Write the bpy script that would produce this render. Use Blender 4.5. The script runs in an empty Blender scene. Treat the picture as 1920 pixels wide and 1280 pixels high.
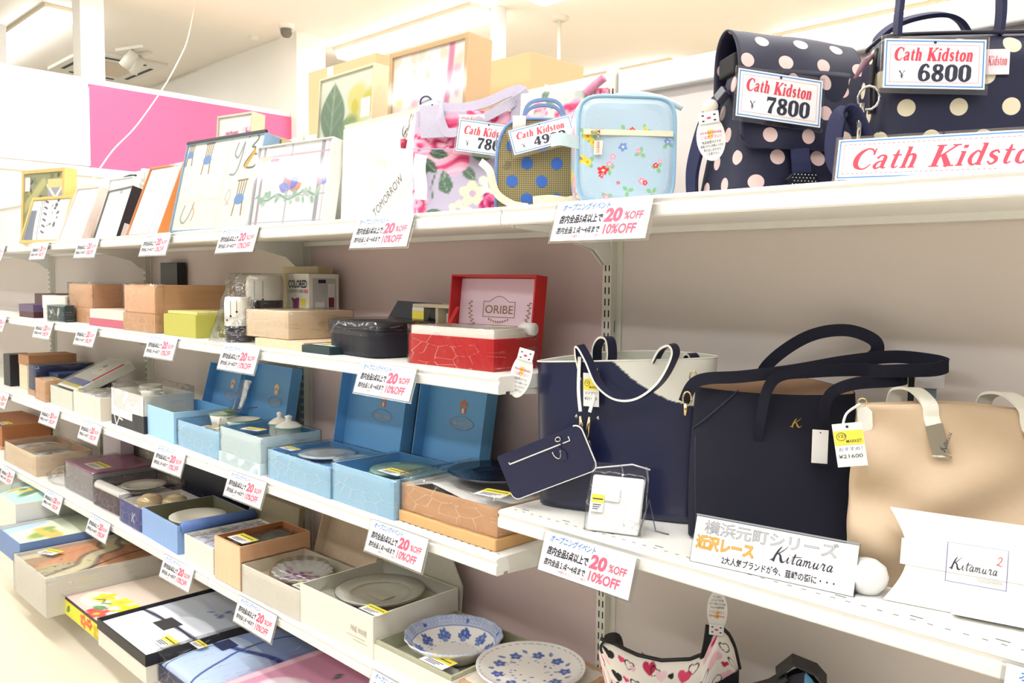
import bpy, bmesh, math, random
import numpy as np
from mathutils import Matrix, Vector
from mathutils.geometry import tessellate_polygon
random.seed(7)
S = bpy.context.scene
COL = S.collection
R = math.radians
# ------------------------------------------------ camera, world, lamps, exposure
cam = bpy.data.objects.new('camera', bpy.data.cameras.new('camera'))
COL.objects.link(cam)
cam.matrix_world = Matrix(((0.710335, -0.057704, 0.701495, 1.113232), (0.703766, 0.041583, -0.709214, -1.408162),
                           (0.011754, 0.997467, 0.070148, 1.253606), (0, 0, 0, 1)))
cam.data.sensor_width = 36
cam.data.lens = 29.75
cam.data.clip_start = .05
S.camera = cam
wd = bpy.data.worlds.new('world')
S.world = wd
wd.use_nodes = True
bgn = wd.node_tree.nodes['Background']
bgn.inputs[0].default_value = (.98, .99, 1, 1)
bgn.inputs[1].default_value = .24
S.view_settings.view_transform = 'Standard'
S.view_settings.look = 'None'
S.view_settings.gamma = 1
S.view_settings.use_curve_mapping = False
S.view_settings.exposure = .66
S.cycles.max_bounces = 10
S.cycles.transparent_max_bounces = 24
S.cycles.sample_clamp_indirect = 6
CEIL = 3.2
LAMP_W = 4.5


def lamp(x0, x1, y, parent=None):
    l = bpy.data.lights.new('tube_light', 'AREA')
    l.shape = 'RECTANGLE'
    l.size = x1 - x0
    l.size_y = .2
    l.energy = LAMP_W * (x1 - x0)
    l.color = (.975, .985, 1)
    o = bpy.data.objects.new('tube_light', l)
    COL.objects.link(o)
    o.location = ((x0 + x1) / 2, y, CEIL - .1)
    o.parent = parent
    return o


# ------------------------------------------------ materials
def lin(c):
    c = c / 255
    return c / 12.92 if c <= .04045 else ((c + .055) / 1.055) ** 2.4


def rgb(c):
    return (lin(c[0]), lin(c[1]), lin(c[2]), 1)


MATS = {}


def nd(nt, t, **kw):
    n = nt.nodes.new(t)
    for k, v in kw.items():
        setattr(n, k, v)
    return n


def mth(nt, op, a, b=None):
    n = nd(nt, 'ShaderNodeMath', operation=op)
    for i, v in enumerate((a, b)):
        if v is None:
            continue
        if isinstance(v, (int, float)):
            n.inputs[i].default_value = v
        else:
            nt.links.new(v, n.inputs[i])
    return n.outputs[0]


def M(name, c=(200, 200, 200), rough=.5, metal=0, kind='plain', c2=None, scale=60, bump=0, emit=0, alpha=1, var=.05, p=None, coat=0):
    if name in MATS:
        return MATS[name]
    m = bpy.data.materials.new(name)
    MATS[name] = m
    m.use_nodes = True
    nt = m.node_tree
    b = nt.nodes['Principled BSDF']
    L = nt.links.new
    b.inputs['Roughness'].default_value = rough
    b.inputs['Metallic'].default_value = metal
    b.inputs['Coat Weight'].default_value = coat
    b.inputs['Coat Roughness'].default_value = .08
    C = rgb(c)
    tc = nd(nt, 'ShaderNodeTexCoord')
    if kind == 'film':
        nt.nodes.remove(b)
        tr = nd(nt, 'ShaderNodeBsdfTransparent')
        tr.inputs[0].default_value = C
        gl = nd(nt, 'ShaderNodeBsdfGlossy')
        gl.inputs['Roughness'].default_value = rough
        nz = nd(nt, 'ShaderNodeTexNoise')
        nz.inputs['Scale'].default_value = scale
        nz.inputs['Detail'].default_value = 3
        nz.inputs['Distortion'].default_value = 1.5
        L(tc.outputs['Object'], nz.inputs['Vector'])
        bp = nd(nt, 'ShaderNodeBump')
        bp.inputs['Strength'].default_value = bump
        bp.inputs['Distance'].default_value = .01
        L(nz.outputs[0], bp.inputs['Height'])
        L(bp.outputs[0], gl.inputs['Normal'])
        m2 = nd(nt, 'ShaderNodeMapping')
        m2.inputs['Rotation'].default_value = (.5, .7, .9)
        m2.inputs['Scale'].default_value = (1, .16, 2.4)
        L(tc.outputs['Object'], m2.inputs[0])
        n2 = nd(nt, 'ShaderNodeTexVoronoi', feature='DISTANCE_TO_EDGE')
        n2.inputs['Scale'].default_value = scale * 2.2
        L(m2.outputs[0], n2.inputs['Vector'])
        ridge = mth(nt, 'SUBTRACT', 1, mth(nt, 'MULTIPLY', n2.outputs[0], 34))
        ridge = mth(nt, 'MULTIPLY', mth(nt, 'MAXIMUM', ridge, 0), mth(nt, 'GREATER_THAN', nz.outputs[0], .5))
        lw = nd(nt, 'ShaderNodeLayerWeight')
        lw.inputs[0].default_value = .25
        cr = mth(nt, 'GREATER_THAN', nz.outputs[0], .63)
        fac = mth(nt, 'ADD', mth(nt, 'MULTIPLY', lw.outputs['Fresnel'], .45), mth(nt, 'ADD', mth(nt, 'MULTIPLY', cr, .06 if bump > .2 else 0), mth(nt, 'MULTIPLY', ridge, .42 if bump > .2 else 0)))
        fac = mth(nt, 'ADD', fac, alpha)
        mx = nd(nt, 'ShaderNodeMixShader')
        L(fac, mx.inputs[0])
        L(tr.outputs[0], mx.inputs[1])
        L(gl.outputs[0], mx.inputs[2])
        L(mx.outputs[0], nt.nodes['Material Output'].inputs[0])
        return m
    if emit:
        b.inputs['Emission Color'].default_value = C
        b.inputs['Emission Strength'].default_value = emit
    src = None
    if kind == 'vcol':
        a = nd(nt, 'ShaderNodeAttribute', attribute_name='Col')
        src = a.outputs['Color']
    elif kind == 'dots':
        # staggered spots in UV space measured in metres: p = (spacing, radius)
        uv = nd(nt, 'ShaderNodeUVMap')
        sp = nd(nt, 'ShaderNodeSeparateXYZ')
        L(uv.outputs[0], sp.inputs[0])
        u = mth(nt, 'DIVIDE', sp.outputs[0], p[0])
        v = mth(nt, 'DIVIDE', sp.outputs[1], p[0] * .62)
        row = mth(nt, 'FLOOR', v)
        sh = mth(nt, 'MULTIPLY', mth(nt, 'FLOORED_MODULO', row, 2), .5)
        fu = mth(nt, 'SUBTRACT', mth(nt, 'FRACT', mth(nt, 'ADD', u, sh)), .5)
        fv = mth(nt, 'MULTIPLY', mth(nt, 'SUBTRACT', mth(nt, 'FRACT', v), .5), .62)
        d = mth(nt, 'ADD', mth(nt, 'MULTIPLY', fu, fu), mth(nt, 'MULTIPLY', fv, fv))
        k = mth(nt, 'LESS_THAN', d, (p[1] / p[0]) ** 2)
        mx = nd(nt, 'ShaderNodeMix', data_type='RGBA')
        mx.inputs['A'].default_value = C
        mx.inputs['B'].default_value = rgb(c2)
        L(k, mx.inputs['Factor'])
        src = mx.outputs['Result']
    elif kind in ('wood', 'plain', 'weave'):
        nz = nd(nt, 'ShaderNodeTexNoise')
        nz.inputs['Scale'].default_value = scale
        nz.inputs['Detail'].default_value = 3
        mp = nd(nt, 'ShaderNodeMapping')
        L(tc.outputs['Object'], mp.inputs[0])
        if kind == 'wood':
            mp.inputs['Scale'].default_value = p or (.12, .12, 1)
        L(mp.outputs[0], nz.inputs['Vector'])
        hv = nd(nt, 'ShaderNodeMix', data_type='RGBA')
        d = rgb(c2) if c2 else tuple(x * (1 - var * 2) for x in C[:3]) + (1,)
        hv.inputs['A'].default_value = d
        hv.inputs['B'].default_value = C if c2 else tuple(min(1, x * (1 + var)) for x in C[:3]) + (1,)
        L(nz.outputs[0], hv.inputs['Factor'])
        src = hv.outputs['Result']
        if kind == 'weave':
            wv = [nd(nt, 'ShaderNodeTexWave', bands_direction=a) for a in 'XZ']
            for w in wv:
                w.inputs['Scale'].default_value = p or 90
                L(tc.outputs['Object'], w.inputs['Vector'])
            k = mth(nt, 'MULTIPLY', wv[0].outputs['Fac'], wv[1].outputs['Fac'])
            m2 = nd(nt, 'ShaderNodeMix', data_type='RGBA')
            m2.inputs['A'].default_value = rgb(c2)
            L(k, m2.inputs['Factor'])
            m2.inputs['B'].default_value = C
            src = m2.outputs['Result']
    if src is not None:
        L(src, b.inputs['Base Color'])
    else:
        b.inputs['Base Color'].default_value = C
    if bump:
        nz = nd(nt, 'ShaderNodeTexNoise')
        nz.inputs['Scale'].default_value = scale * 4
        L(tc.outputs['Object'], nz.inputs['Vector'])
        bp = nd(nt, 'ShaderNodeBump')
        bp.inputs['Strength'].default_value = bump
        bp.inputs['Distance'].default_value = .002
        L(nz.outputs[0], bp.inputs['Height'])
        L(bp.outputs[0], b.inputs['Normal'])
    return m


FILM = M('cellophane', (252, 252, 252), .12, kind='film', scale=9, bump=.9, alpha=.02)
CLEAR = M('clear_plastic', (246, 248, 248), .06, kind='film', scale=5, bump=.05, alpha=.03)
LAMI = M('laminate_film', (248, 248, 247), .1, kind='film', scale=5, bump=.05, alpha=.12)
VC = M('printed_cloth', kind='vcol', rough=.8)
VG = M('glazed_print', kind='vcol', rough=.15, coat=.4)
VS = M('coated_print', kind='vcol', rough=.35, coat=.5)
WHITE = M('white_card', (230, 228, 223), .6)
PAPER = M('paper', (238, 237, 235), .6, var=.01)
YEL = M('yellow_label', (243, 226, 80), .6)
GOLD = M('gold_print', (196, 150, 70), .35, .6)
INK = M('ink', (38, 40, 62), .6)
CHROME = M('chrome', (215, 212, 205), .18, 1)
BRASS = M('pale_brass', (215, 195, 150), .22, 1)


# ------------------------------------------------ mesh building
class MB:
    def __init__(s):
        s.v, s.f, s.m, s.uv, s.sm = [], [], [], [], []
        s.T = Matrix()

    def add(s, vs, fs, m=0, smooth=False, uv=None):
        o = len(s.v)
        s.v += [tuple(s.T @ Vector(v)) for v in vs]
        for f in fs:
            s.f.append(tuple(i + o for i in f))
            s.m.append(m)
            s.sm.append(smooth)
            s.uv.append([uv[i] for i in f] if uv else None)
        return s

    def box(s, x0, x1, y0, y1, z0, z1, m=0):
        v = [(x0, y0, z0), (x1, y0, z0), (x1, y1, z0), (x0, y1, z0), (x0, y0, z1), (x1, y0, z1), (x1, y1, z1), (x0, y1, z1)]
        return s.add(v, [(0, 3, 2, 1), (4, 5, 6, 7), (0, 1, 5, 4), (1, 2, 6, 5), (2, 3, 7, 6), (3, 0, 4, 7)], m)

    def quad(s, a, b, c, d, m=0):
        return s.add([a, b, c, d], [(0, 1, 2, 3)], m)

    def prism(s, poly, axis, a, b, m=0):
        n = len(poly)

        def P(p, h):
            return {'x': (h, p[0], p[1]), 'y': (p[0], h, p[1]), 'z': (p[0], p[1], h)}[axis]
        vs = [P(p, a) for p in poly] + [P(p, b) for p in poly]
        fs = [(i, (i + 1) % n, n + (i + 1) % n, n + i) for i in range(n)]
        tri = tessellate_polygon([[Vector((p[0], p[1], 0)) for p in poly]])
        for t in tri:
            fs.append(tuple(t))
            fs.append(tuple(n + i for i in reversed(t)))
        return s.add(vs, fs, m)

    def tube(s, path, r, n=8, m=0, closed=False, flat=1):
        P = [Vector(p) for p in path]
        k = len(P)
        vs, fs = [], []
        up = None
        for i, p in enumerate(P):
            t = (P[(i + 1) % k] - P[i - 1]) if closed else (P[min(i + 1, k - 1)] - P[max(i - 1, 0)])
            t.normalize()
            if up is None:
                up = Vector((0, 0, 1)) if abs(t.z) < .9 else Vector((1, 0, 0))
            up = (up - t * up.dot(t)).normalized()
            sd = t.cross(up)
            rr = r[i] if isinstance(r, (list, tuple)) else r
            for j in range(n):
                a = 2 * math.pi * j / n
                vs.append(p + up * math.cos(a) * rr * flat + sd * math.sin(a) * rr)
        for i in range(k if closed else k - 1):
            for j in range(n):
                a, b = i * n + j, i * n + (j + 1) % n
                c, d = ((i + 1) % k) * n + (j + 1) % n, ((i + 1) % k) * n + j
                fs.append((a, b, c, d))
        if not closed:
            fs.append(tuple(range(n - 1, -1, -1)))
            fs.append(tuple((k - 1) * n + j for j in range(n)))
        return s.add(vs, fs, m, True)

    def strap(s, path, width, t, side, m=0, m2=None):
        """flat band along path; side = width direction (vector or list)"""
        P = [Vector(p) for p in path]
        k = len(P)
        vs, fs, ms = [], [], []
        for i, p in enumerate(P):
            tg = (P[min(i + 1, k - 1)] - P[max(i - 1, 0)]).normalized()
            sv = Vector(side[i] if isinstance(side, list) else side)
            sv = (sv - tg * sv.dot(tg)).normalized()
            n = tg.cross(sv)
            w = (width[i] if isinstance(width, (list, tuple)) else width) / 2
            vs += [p - sv * w - n * t / 2, p + sv * w - n * t / 2, p + sv * w + n * t / 2, p - sv * w + n * t / 2]
        o = len(s.v)
        for i in range(k - 1):
            a, b = i * 4, i * 4 + 4
            for j in range(4):
                s_ = (j + 1) % 4
                fs.append((a + j, a + s_, b + s_, b + j))
                ms.append(m if j % 2 == 0 or m2 is None else m2)
        fs += [(3, 2, 1, 0), tuple(4 * (k - 1) + j for j in range(4))]
        ms += [m, m]
        s.add(vs, fs, m, False)
        s.m[-len(ms):] = ms
        return s

    def band(s, path, width, t, m=0, m2=None):
        """band lying in the XZ plane, turning about the vertical at its ends"""
        P = [Vector(p) for p in path]
        sides = []
        last = Vector((0, 0, 1))
        for i in range(len(P)):
            tg = P[min(i + 1, len(P) - 1)] - P[max(i - 1, 0)]
            q = tg.normalized().cross(Vector((0, 1, 0)))
            if q.length < .45:
                q = last.copy()
            if q.dot(last) < 0:
                q = -q
            last = q.normalized()
            sides.append(last)
        return s.strap(P, width, t, sides, m, m2)

    def lathe(s, prof, n=32, m=0, c=(0, 0, 0), sq=1):
        vs, fs = [], []
        k = len(prof)
        for (r, z) in prof:
            for j in range(n):
                a = 2 * math.pi * j / n
                vs.append((c[0] + r * math.cos(a), c[1] + r * math.sin(a) * sq, c[2] + z))
        for i in range(k - 1):
            for j in range(n):
                fs.append((i * n + j, i * n + (j + 1) % n, (i + 1) * n + (j + 1) % n, (i + 1) * n + j))
        return s.add(vs, fs, m, True)

    def loft(s, rings, m=0, cap0=True, cap1=False, smooth=True):
        n = len(rings[0])
        vs = [p for r in rings for p in r]
        us = [0]
        mid = rings[len(rings) // 2]
        for j in range(1, n + 1):
            us.append(us[-1] + (Vector(mid[j % n]) - Vector(mid[j - 1])).length)
        hs = [0]
        for i in range(1, len(rings)):
            hs.append(hs[-1] + (Vector(rings[i][0]) - Vector(rings[i - 1][0])).length)
        o = len(s.v)
        s.add(vs, [], m)
        for i in range(len(rings) - 1):
            for j in range(n):
                k = (j + 1) % n
                s.f.append((o + i * n + j, o + i * n + k, o + (i + 1) * n + k, o + (i + 1) * n + j))
                s.m.append(m)
                s.sm.append(smooth)
                s.uv.append([(us[j], hs[i]), (us[j + 1], hs[i]), (us[j + 1], hs[i + 1]), (us[j], hs[i + 1])])
        for c, base, rev in ((cap0, 0, True), (cap1, (len(rings) - 1) * n, False)):
            if c:
                f = [o + base + j for j in range(n)]
                s.f.append(tuple(reversed(f) if rev else f))
                s.m.append(m)
                s.sm.append(False)
                s.uv.append(None)
        return s

    def build(s, name, mats, parent=None, bevel=0, subsurf=0, loc=None, rot=None):
        me = bpy.data.meshes.new(name)
        me.from_pydata(s.v, [], s.f)
        mats = mats if isinstance(mats, (list, tuple)) else [mats]
        for x in mats:
            me.materials.append(x)
        me.polygons.foreach_set('material_index', s.m)
        me.polygons.foreach_set('use_smooth', s.sm)
        if any(u is not None for u in s.uv):
            ul = me.uv_layers.new(name='UVMap')
            i = 0
            for p, u in zip(me.polygons, s.uv):
                for q, li in enumerate(p.loop_indices):
                    ul.data[li].uv = u[q] if u else (0, 0)
        me.update()
        return link(name, me, parent, bevel, subsurf, loc, rot)


def link(name, me, parent=None, bevel=0, subsurf=0, loc=None, rot=None):
    o = bpy.data.objects.new(name, me)
    COL.objects.link(o)
    o.parent = parent
    if loc:
        o.location = loc
    if rot:
        o.rotation_euler = [R(a) for a in rot]
    if subsurf:
        md = o.modifiers.new('sub', 'SUBSURF')
        md.levels = md.render_levels = subsurf
    if bevel:
        md = o.modifiers.new('bevel', 'BEVEL')
        md.width = bevel
        md.segments = 2
        md.limit_method = 'ANGLE'
        md.angle_limit = R(50)
    return o


def tag(o, label, cat, group=None, kind=None):
    o['label'] = label
    if cat:
        o['category'] = cat
    if group:
        o['group'] = group
    if kind:
        o['kind'] = kind
    return o


def thing(name, label, cat, loc=(0, 0, 0), rz=0, group=None, tilt=0):
    o = bpy.data.objects.new(name, None)
    COL.objects.link(o)
    o.empty_display_size = .05
    o.location = loc
    o.rotation_euler = (R(tilt), 0, R(rz))
    return tag(o, label, cat, group)


def struct(o, label=None):
    o['kind'] = 'structure'
    if label:
        o['label'] = label
    return o


def bx(name, mat, parent, x0, x1, y0, y1, z0, z1, bevel=.0012):
    return MB().box(x0, x1, y0, y1, z0, z1).build(name, mat, parent, bevel)


def tray(name, mats, parent, w, d, h, t=.003, z=0, x0=None, bevel=.0008, y0=0):
    """open box from x=-w..0, y=0..d; second material inside"""
    mb = MB()
    xa, xb = (-w, 0) if x0 is None else (x0, x0 + w)
    o = [(xa, y0), (xb, y0), (xb, y0 + d), (xa, y0 + d)]
    i = [(xa + t, y0 + t), (xb - t, y0 + t), (xb - t, y0 + d - t), (xa + t, y0 + d - t)]
    v = [(p[0], p[1], z) for p in o] + [(p[0], p[1], z + h) for p in o] + [(p[0], p[1], z + h) for p in i] + [(p[0], p[1], z + t) for p in i]
    fs = [(3, 2, 1, 0)] + [(k, (k + 1) % 4, 4 + (k + 1) % 4, 4 + k) for k in range(4)] + [(4 + k, 4 + (k + 1) % 4, 8 + (k + 1) % 4, 8 + k) for k in range(4)]
    mb.add(v, fs, 0)
    mb.add(v, [(8 + k, 8 + (k + 1) % 4, 12 + (k + 1) % 4, 12 + k) for k in range(4)] + [(12, 13, 14, 15)], 1 if isinstance(mats, (list, tuple)) else 0)
    return mb.build(name, mats, parent, bevel)


def sticker(parent, x, y, z, w=.045, h=.03, rz=0, vert=False, name='price_sticker'):
    mb = MB()
    mb.box(-w / 2, w / 2, -h / 2, h / 2, 0, .0006, 0)
    mb.box(-w / 2, w / 2, h * .02, h / 2, .0006, .0009, 1)
    for k in range(3):
        mb.box(-w * .35, w * (.3 - .1 * k), -h * (.12 + .12 * k), -h * (.07 + .12 * k), .0006, .0009, 2)
    mb.box(-w * .4, w * .4, h * .2, h * .27, .0009, .0011, 2)
    return mb.build(name, [PAPER, YEL, INK], parent, loc=(x, y, z), rot=(90 if vert else 0, 0, rz))


def wrap(parent, w, d, h, g=.002, name='plastic_wrap', mat=None, z=0, puff=.004, x0=None):
    """crinkled cellophane shell around a box"""
    mb = MB()
    n = 10
    rings = []
    rnd = random.Random(int(w * 9999) + int(h * 7777))
    xa = (-w if x0 is None else x0) - g
    per = [(xa, -g, 1, 0), (xa + w + 2 * g, -g, 0, 1), (xa + w + 2 * g, d + g, -1, 0), (xa, d + g, 0, -1)]
    for i in range(6):
        zz = z + .0008 + (h + g) * i / 5
        ring = []
        for k in range(4):
            a, b = per[k], per[(k + 1) % 4]
            for j in range(n):
                t = j / n
                px, py = a[0] + (b[0] - a[0]) * t, a[1] + (b[1] - a[1]) * t
                nx, ny = (b[1] - a[1]), -(b[0] - a[0])
                l = math.hypot(nx, ny)
                q = rnd.random() * puff * (0 if j == 0 else 1)
                ring.append((px + nx / l * q, py + ny / l * q, zz))
        rings.append(ring)
    mb.loft(rings, 0, False, True)
    return mb.build(name, mat or FILM, parent)


# ------------------------------------------------ lettering
TM = {}


def glyphs(s, shear=0, bold=0, outline=0):
    key = (s, shear, bold, outline)
    if key not in TM:
        cu = bpy.data.curves.new('lettering', 'FONT')
        cu.body = s
        cu.size = 1
        cu.shear = shear
        cu.offset = bold
        cu.resolution_u = 3
        if outline:
            cu.fill_mode = 'NONE'
            cu.bevel_depth = outline
            cu.bevel_resolution = 0
        o = bpy.data.objects.new('lettering', cu)
        me = bpy.data.meshes.new_from_object(o)
        TM[key] = ([v.co[:] for v in me.vertices], [tuple(p.vertices) for p in me.polygons])
        bpy.data.objects.remove(o)
        bpy.data.curves.remove(cu)
        bpy.data.meshes.remove(me)
    return TM[key]


def put_text(mb, s, x, y, size, m=0, shear=0, bold=0, width=None, outline=0, z=0, align='l'):
    """write s in the XY plane at (x,y) (baseline left); width = fitted length"""
    vs, fs = glyphs(s, shear, bold, outline)
    w = max(v[0] for v in vs)
    xs = (width / (w * size)) if width else 1
    if align == 'c':
        x -= w * size * xs / 2
    if align == 'r':
        x -= w * size * xs
    mb.add([(x + v[0] * size * xs, y + v[1] * size, z + v[2] * size * .2) for v in vs], fs, m)


def spline(pts, n=8):
    P = [np.array(p, float) for p in pts]
    out = []
    for i in range(len(P) - 1):
        a, b, c, d = P[max(i - 1, 0)], P[i], P[i + 1], P[min(i + 2, len(P) - 1)]
        for k in range(n):
            t = k / n
            out.append(.5 * ((2 * b) + (-a + c) * t + (2 * a - 5 * b + 4 * c - d) * t * t + (-a + 3 * b - 3 * c + d) * t ** 3))
    out.append(P[-1])
    return [tuple(float(q) for q in o) for o in out]


# serif capital/lower-case strokes: (x, y, stroke width); straight strokes have two points
G = {
    'C': (.86, [[(.8, .74, .05), (.68, .93, .06), (.45, .99, .07), (.2, .8, .16), (.11, .5, .2), (.2, .18, .16), (.45, .02, .07), (.66, .06, .06), (.82, .24, .04)], [(.8, 1, .05), (.8, .68, .07)]]),
    'a': (.62, [[(.1, .5, .1), (.2, .63, .07), (.36, .63, .07), (.43, .5, .14), (.43, .14, .14), (.52, .03, .06), (.6, .07, .04)], [(.42, .38, .05), (.2, .32, .08), (.1, .16, .13), (.2, .02, .07), (.42, .14, .05)]]),
    't': (.44, [[(.2, .88, .05), (.2, .6, .13), (.2, .16, .13), (.28, .03, .07), (.42, .1, .04)], [(.03, .63, .06), (.4, .63, .06)]]),
    'h': (.72, [[(.16, 1, .14), (.16, .0, .14)], [(.02, .98, .05), (.16, .98, .05)], [(.02, .02, .05), (.3, .02, .05)], [(.16, .48, .05), (.32, .64, .07), (.48, .5, .14), (.48, .0, .14)], [(.36, .02, .05), (.64, .02, .05)]]),
    'K': (1.0, [[(.22, 1, .18), (.22, 0, .18)], [(.02, .98, .05), (.42, .98, .05)], [(.02, .02, .05), (.42, .02, .05)], [(.86, .98, .07), (.28, .42, .07)], [(.42, .56, .16), (.8, 0, .2)], [(.66, .98, .05), (1, .98, .05)], [(.6, .02, .05), (1.02, .02, .05)]]),
    'i': (.34, [[(.16, .66, .14), (.16, 0, .14)], [(.03, .64, .05), (.16, .64, .05)], [(.02, .02, .05), (.31, .02, .05)], [(.15, .95, .15), (.15, .81, .15)]]),
    'd': (.68, [[(.5, 1, .14), (.5, 0, .14)], [(.36, .98, .05), (.5, .98, .05)], [(.5, .02, .05), (.64, .02, .05)], [(.48, .5, .05), (.3, .65, .07), (.13, .45, .13), (.13, .2, .13), (.3, .01, .07), (.48, .16, .05)]]),
    's': (.5, [[(.41, .5, .05), (.3, .63, .07), (.13, .56, .11), (.14, .42, .12), (.35, .28, .13), (.39, .13, .11), (.24, .02, .07), (.08, .16, .05)]]),
    'o': (.6, [[(.3, .65, .06), (.13, .5, .13), (.13, .16, .13), (.3, .01, .06), (.47, .16, .13), (.47, .5, .13), (.3, .65, .06)]]),
    'n': (.72, [[(.16, .66, .14), (.16, .0, .14)], [(.02, .64, .05), (.16, .64, .05)], [(.02, .02, .05), (.3, .02, .05)], [(.16, .48, .05), (.32, .64, .07), (.48, .5, .14), (.48, .0, .14)], [(.36, .02, .05), (.64, .02, .05)]]),
    ' ': (.36, []),
    '0': (.66, [[(.33, .97, .1), (.14, .8, .19), (.12, .5, .21), (.14, .2, .19), (.33, .03, .1), (.52, .2, .19), (.54, .5, .21), (.52, .8, .19), (.33, .97, .1)]]),
    '8': (.66, [[(.33, .97, .1), (.16, .86, .17), (.17, .66, .17), (.33, .53, .14), (.53, .35, .19), (.5, .12, .17), (.33, .03, .1), (.16, .12, .17), (.13, .35, .19), (.33, .53, .14), (.49, .66, .17), (.5, .86, .17), (.33, .97, .1)]]),
    '7': (.64, [[(.06, .9, .18), (.6, .9, .18)], [(.57, .88, .1), (.34, .4, .16), (.27, 0, .22)], [(.06, 1, .05), (.06, .72, .06)]]),
    '6': (.66, [[(.54, .8, .12), (.42, .97, .1), (.22, .85, .17), (.12, .5, .2), (.15, .15, .18), (.33, .03, .1), (.53, .18, .18), (.52, .42, .17), (.33, .57, .1), (.16, .42, .1)]]),
    '4': (.68, [[(.46, 1, .2), (.46, 0, .2)], [(.42, .97, .08), (.06, .3, .1)], [(.03, .28, .12), (.66, .28, .12)], [(.3, .02, .05), (.62, .02, .05)]]),
    '9': (.66, [[(.12, .2, .12), (.24, .03, .1), (.44, .15, .17), (.54, .5, .2), (.51, .85, .18), (.33, .97, .1), (.13, .82, .18), (.14, .58, .17), (.33, .43, .1), (.5, .58, .1)]]),
    'Y': (.8, [[(.1, 1, .14), (.42, .5, .12)], [(.74, 1, .06), (.42, .5, .06)], [(.42, .5, .14), (.42, 0, .14)], [(0, .98, .05), (.3, .98, .05)], [(.6, .98, .05), (.86, .98, .05)], [(.26, .02, .05), (.58, .02, .05)], [(.2, .42, .06), (.64, .42, .06)], [(.2, .27, .06), (.64, .27, .06)]]),
}
# brush script used on the sign, the pillow pack and the badges
SCR = {
    'K': (1.3, [[(.0, .02, .05), (.25, .12, .1), (.42, .45, .16), (.62, .85, .12), (.82, 1.1, .03)], [(.55, .7, .06), (.4, .3, .1), (.3, -.05, .17)], [(1.3, 1.15, .03), (.95, .8, .06), (.55, .52, .06)], [(.6, .55, .05), (.8, .45, .14), (.95, .12, .2), (1.15, .02, .1), (1.4, .2, .02)]]),
    'i': (.32, [[(.02, .15, .03), (.18, .42, .07), (.12, .1, .09), (.2, .02, .06), (.34, .15, .03)], [(.26, .58, .07), (.24, .62, .07)]]),
    't': (.42, [[(.02, .15, .03), (.34, .75, .06), (.2, .15, .1), (.26, .02, .06), (.42, .15, .03)], [(.05, .5, .03), (.5, .55, .05), (.95, .6, .02)]]),
    'a': (.52, [[(.42, .38, .05), (.28, .44, .06), (.1, .25, .09), (.12, .04, .08), (.28, .08, .06), (.46, .42, .06), (.38, .1, .09), (.44, .02, .06), (.56, .15, .03)]]),
    'm': (.78, [[(.04, .4, .04), (.14, .4, .07), (.06, .02, .09)], [(.08, .2, .04), (.26, .42, .07), (.34, .36, .08), (.28, .02, .09)], [(.3, .2, .04), (.5, .42, .07), (.58, .36, .08), (.54, .06, .08), (.62, .02, .06), (.8, .15, .03)]]),
    'u': (.56, [[(.0, .15, .03), (.14, .42, .07), (.08, .1, .09), (.16, .02, .07), (.32, .14, .06), (.42, .42, .06), (.36, .1, .09), (.42, .02, .06), (.56, .15, .03)]]),
    'r': (.44, [[(.0, .15, .03), (.16, .48, .06), (.2, .4, .06), (.34, .42, .08), (.26, .1, .09), (.34, .02, .06), (.46, .15, .03)]]),
    '.': (.2, [[(.08, .04, .09), (.1, .05, .09)]]),
    '2': (.6, [[(.08, .62, .05), (.2, .88, .07), (.42, .8, .08), (.34, .45, .07), (.05, .12, .06), (.22, .16, .06), (.4, .04, .07), (.56, .14, .04)]]),
}


def put_serif(mb, s, x, y, size, m=0, shear=0, table=G, width=None, z=0, wk=1, gap=.06):
    tot = sum(table[c][0] + gap for c in s)
    xs = width / (tot * size) if width else 1
    cx = 0
    for c in s:
        adv, strokes = table[c]
        for st in strokes:
            P = spline(st, 7) if len(st) > 2 else st
            vs = []
            k = len(P)
            for i, p in enumerate(P):
                a, b = P[max(i - 1, 0)], P[min(i + 1, k - 1)]
                tx, ty = b[0] - a[0], b[1] - a[1]
                l = math.hypot(tx, ty) or 1
                w = p[2] * wk / 2
                for q in (1, -1):
                    px, py = p[0] - ty / l * w * q, p[1] + tx / l * w * q
                    vs.append((x + (cx + px + shear * py) * size * xs, y + py * size, z))
            mb.add(vs, [(2 * i, 2 * i + 1, 2 * i + 3, 2 * i + 2) for i in range(k - 1)], m)
            z += .000004
        cx += adv + gap


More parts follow.
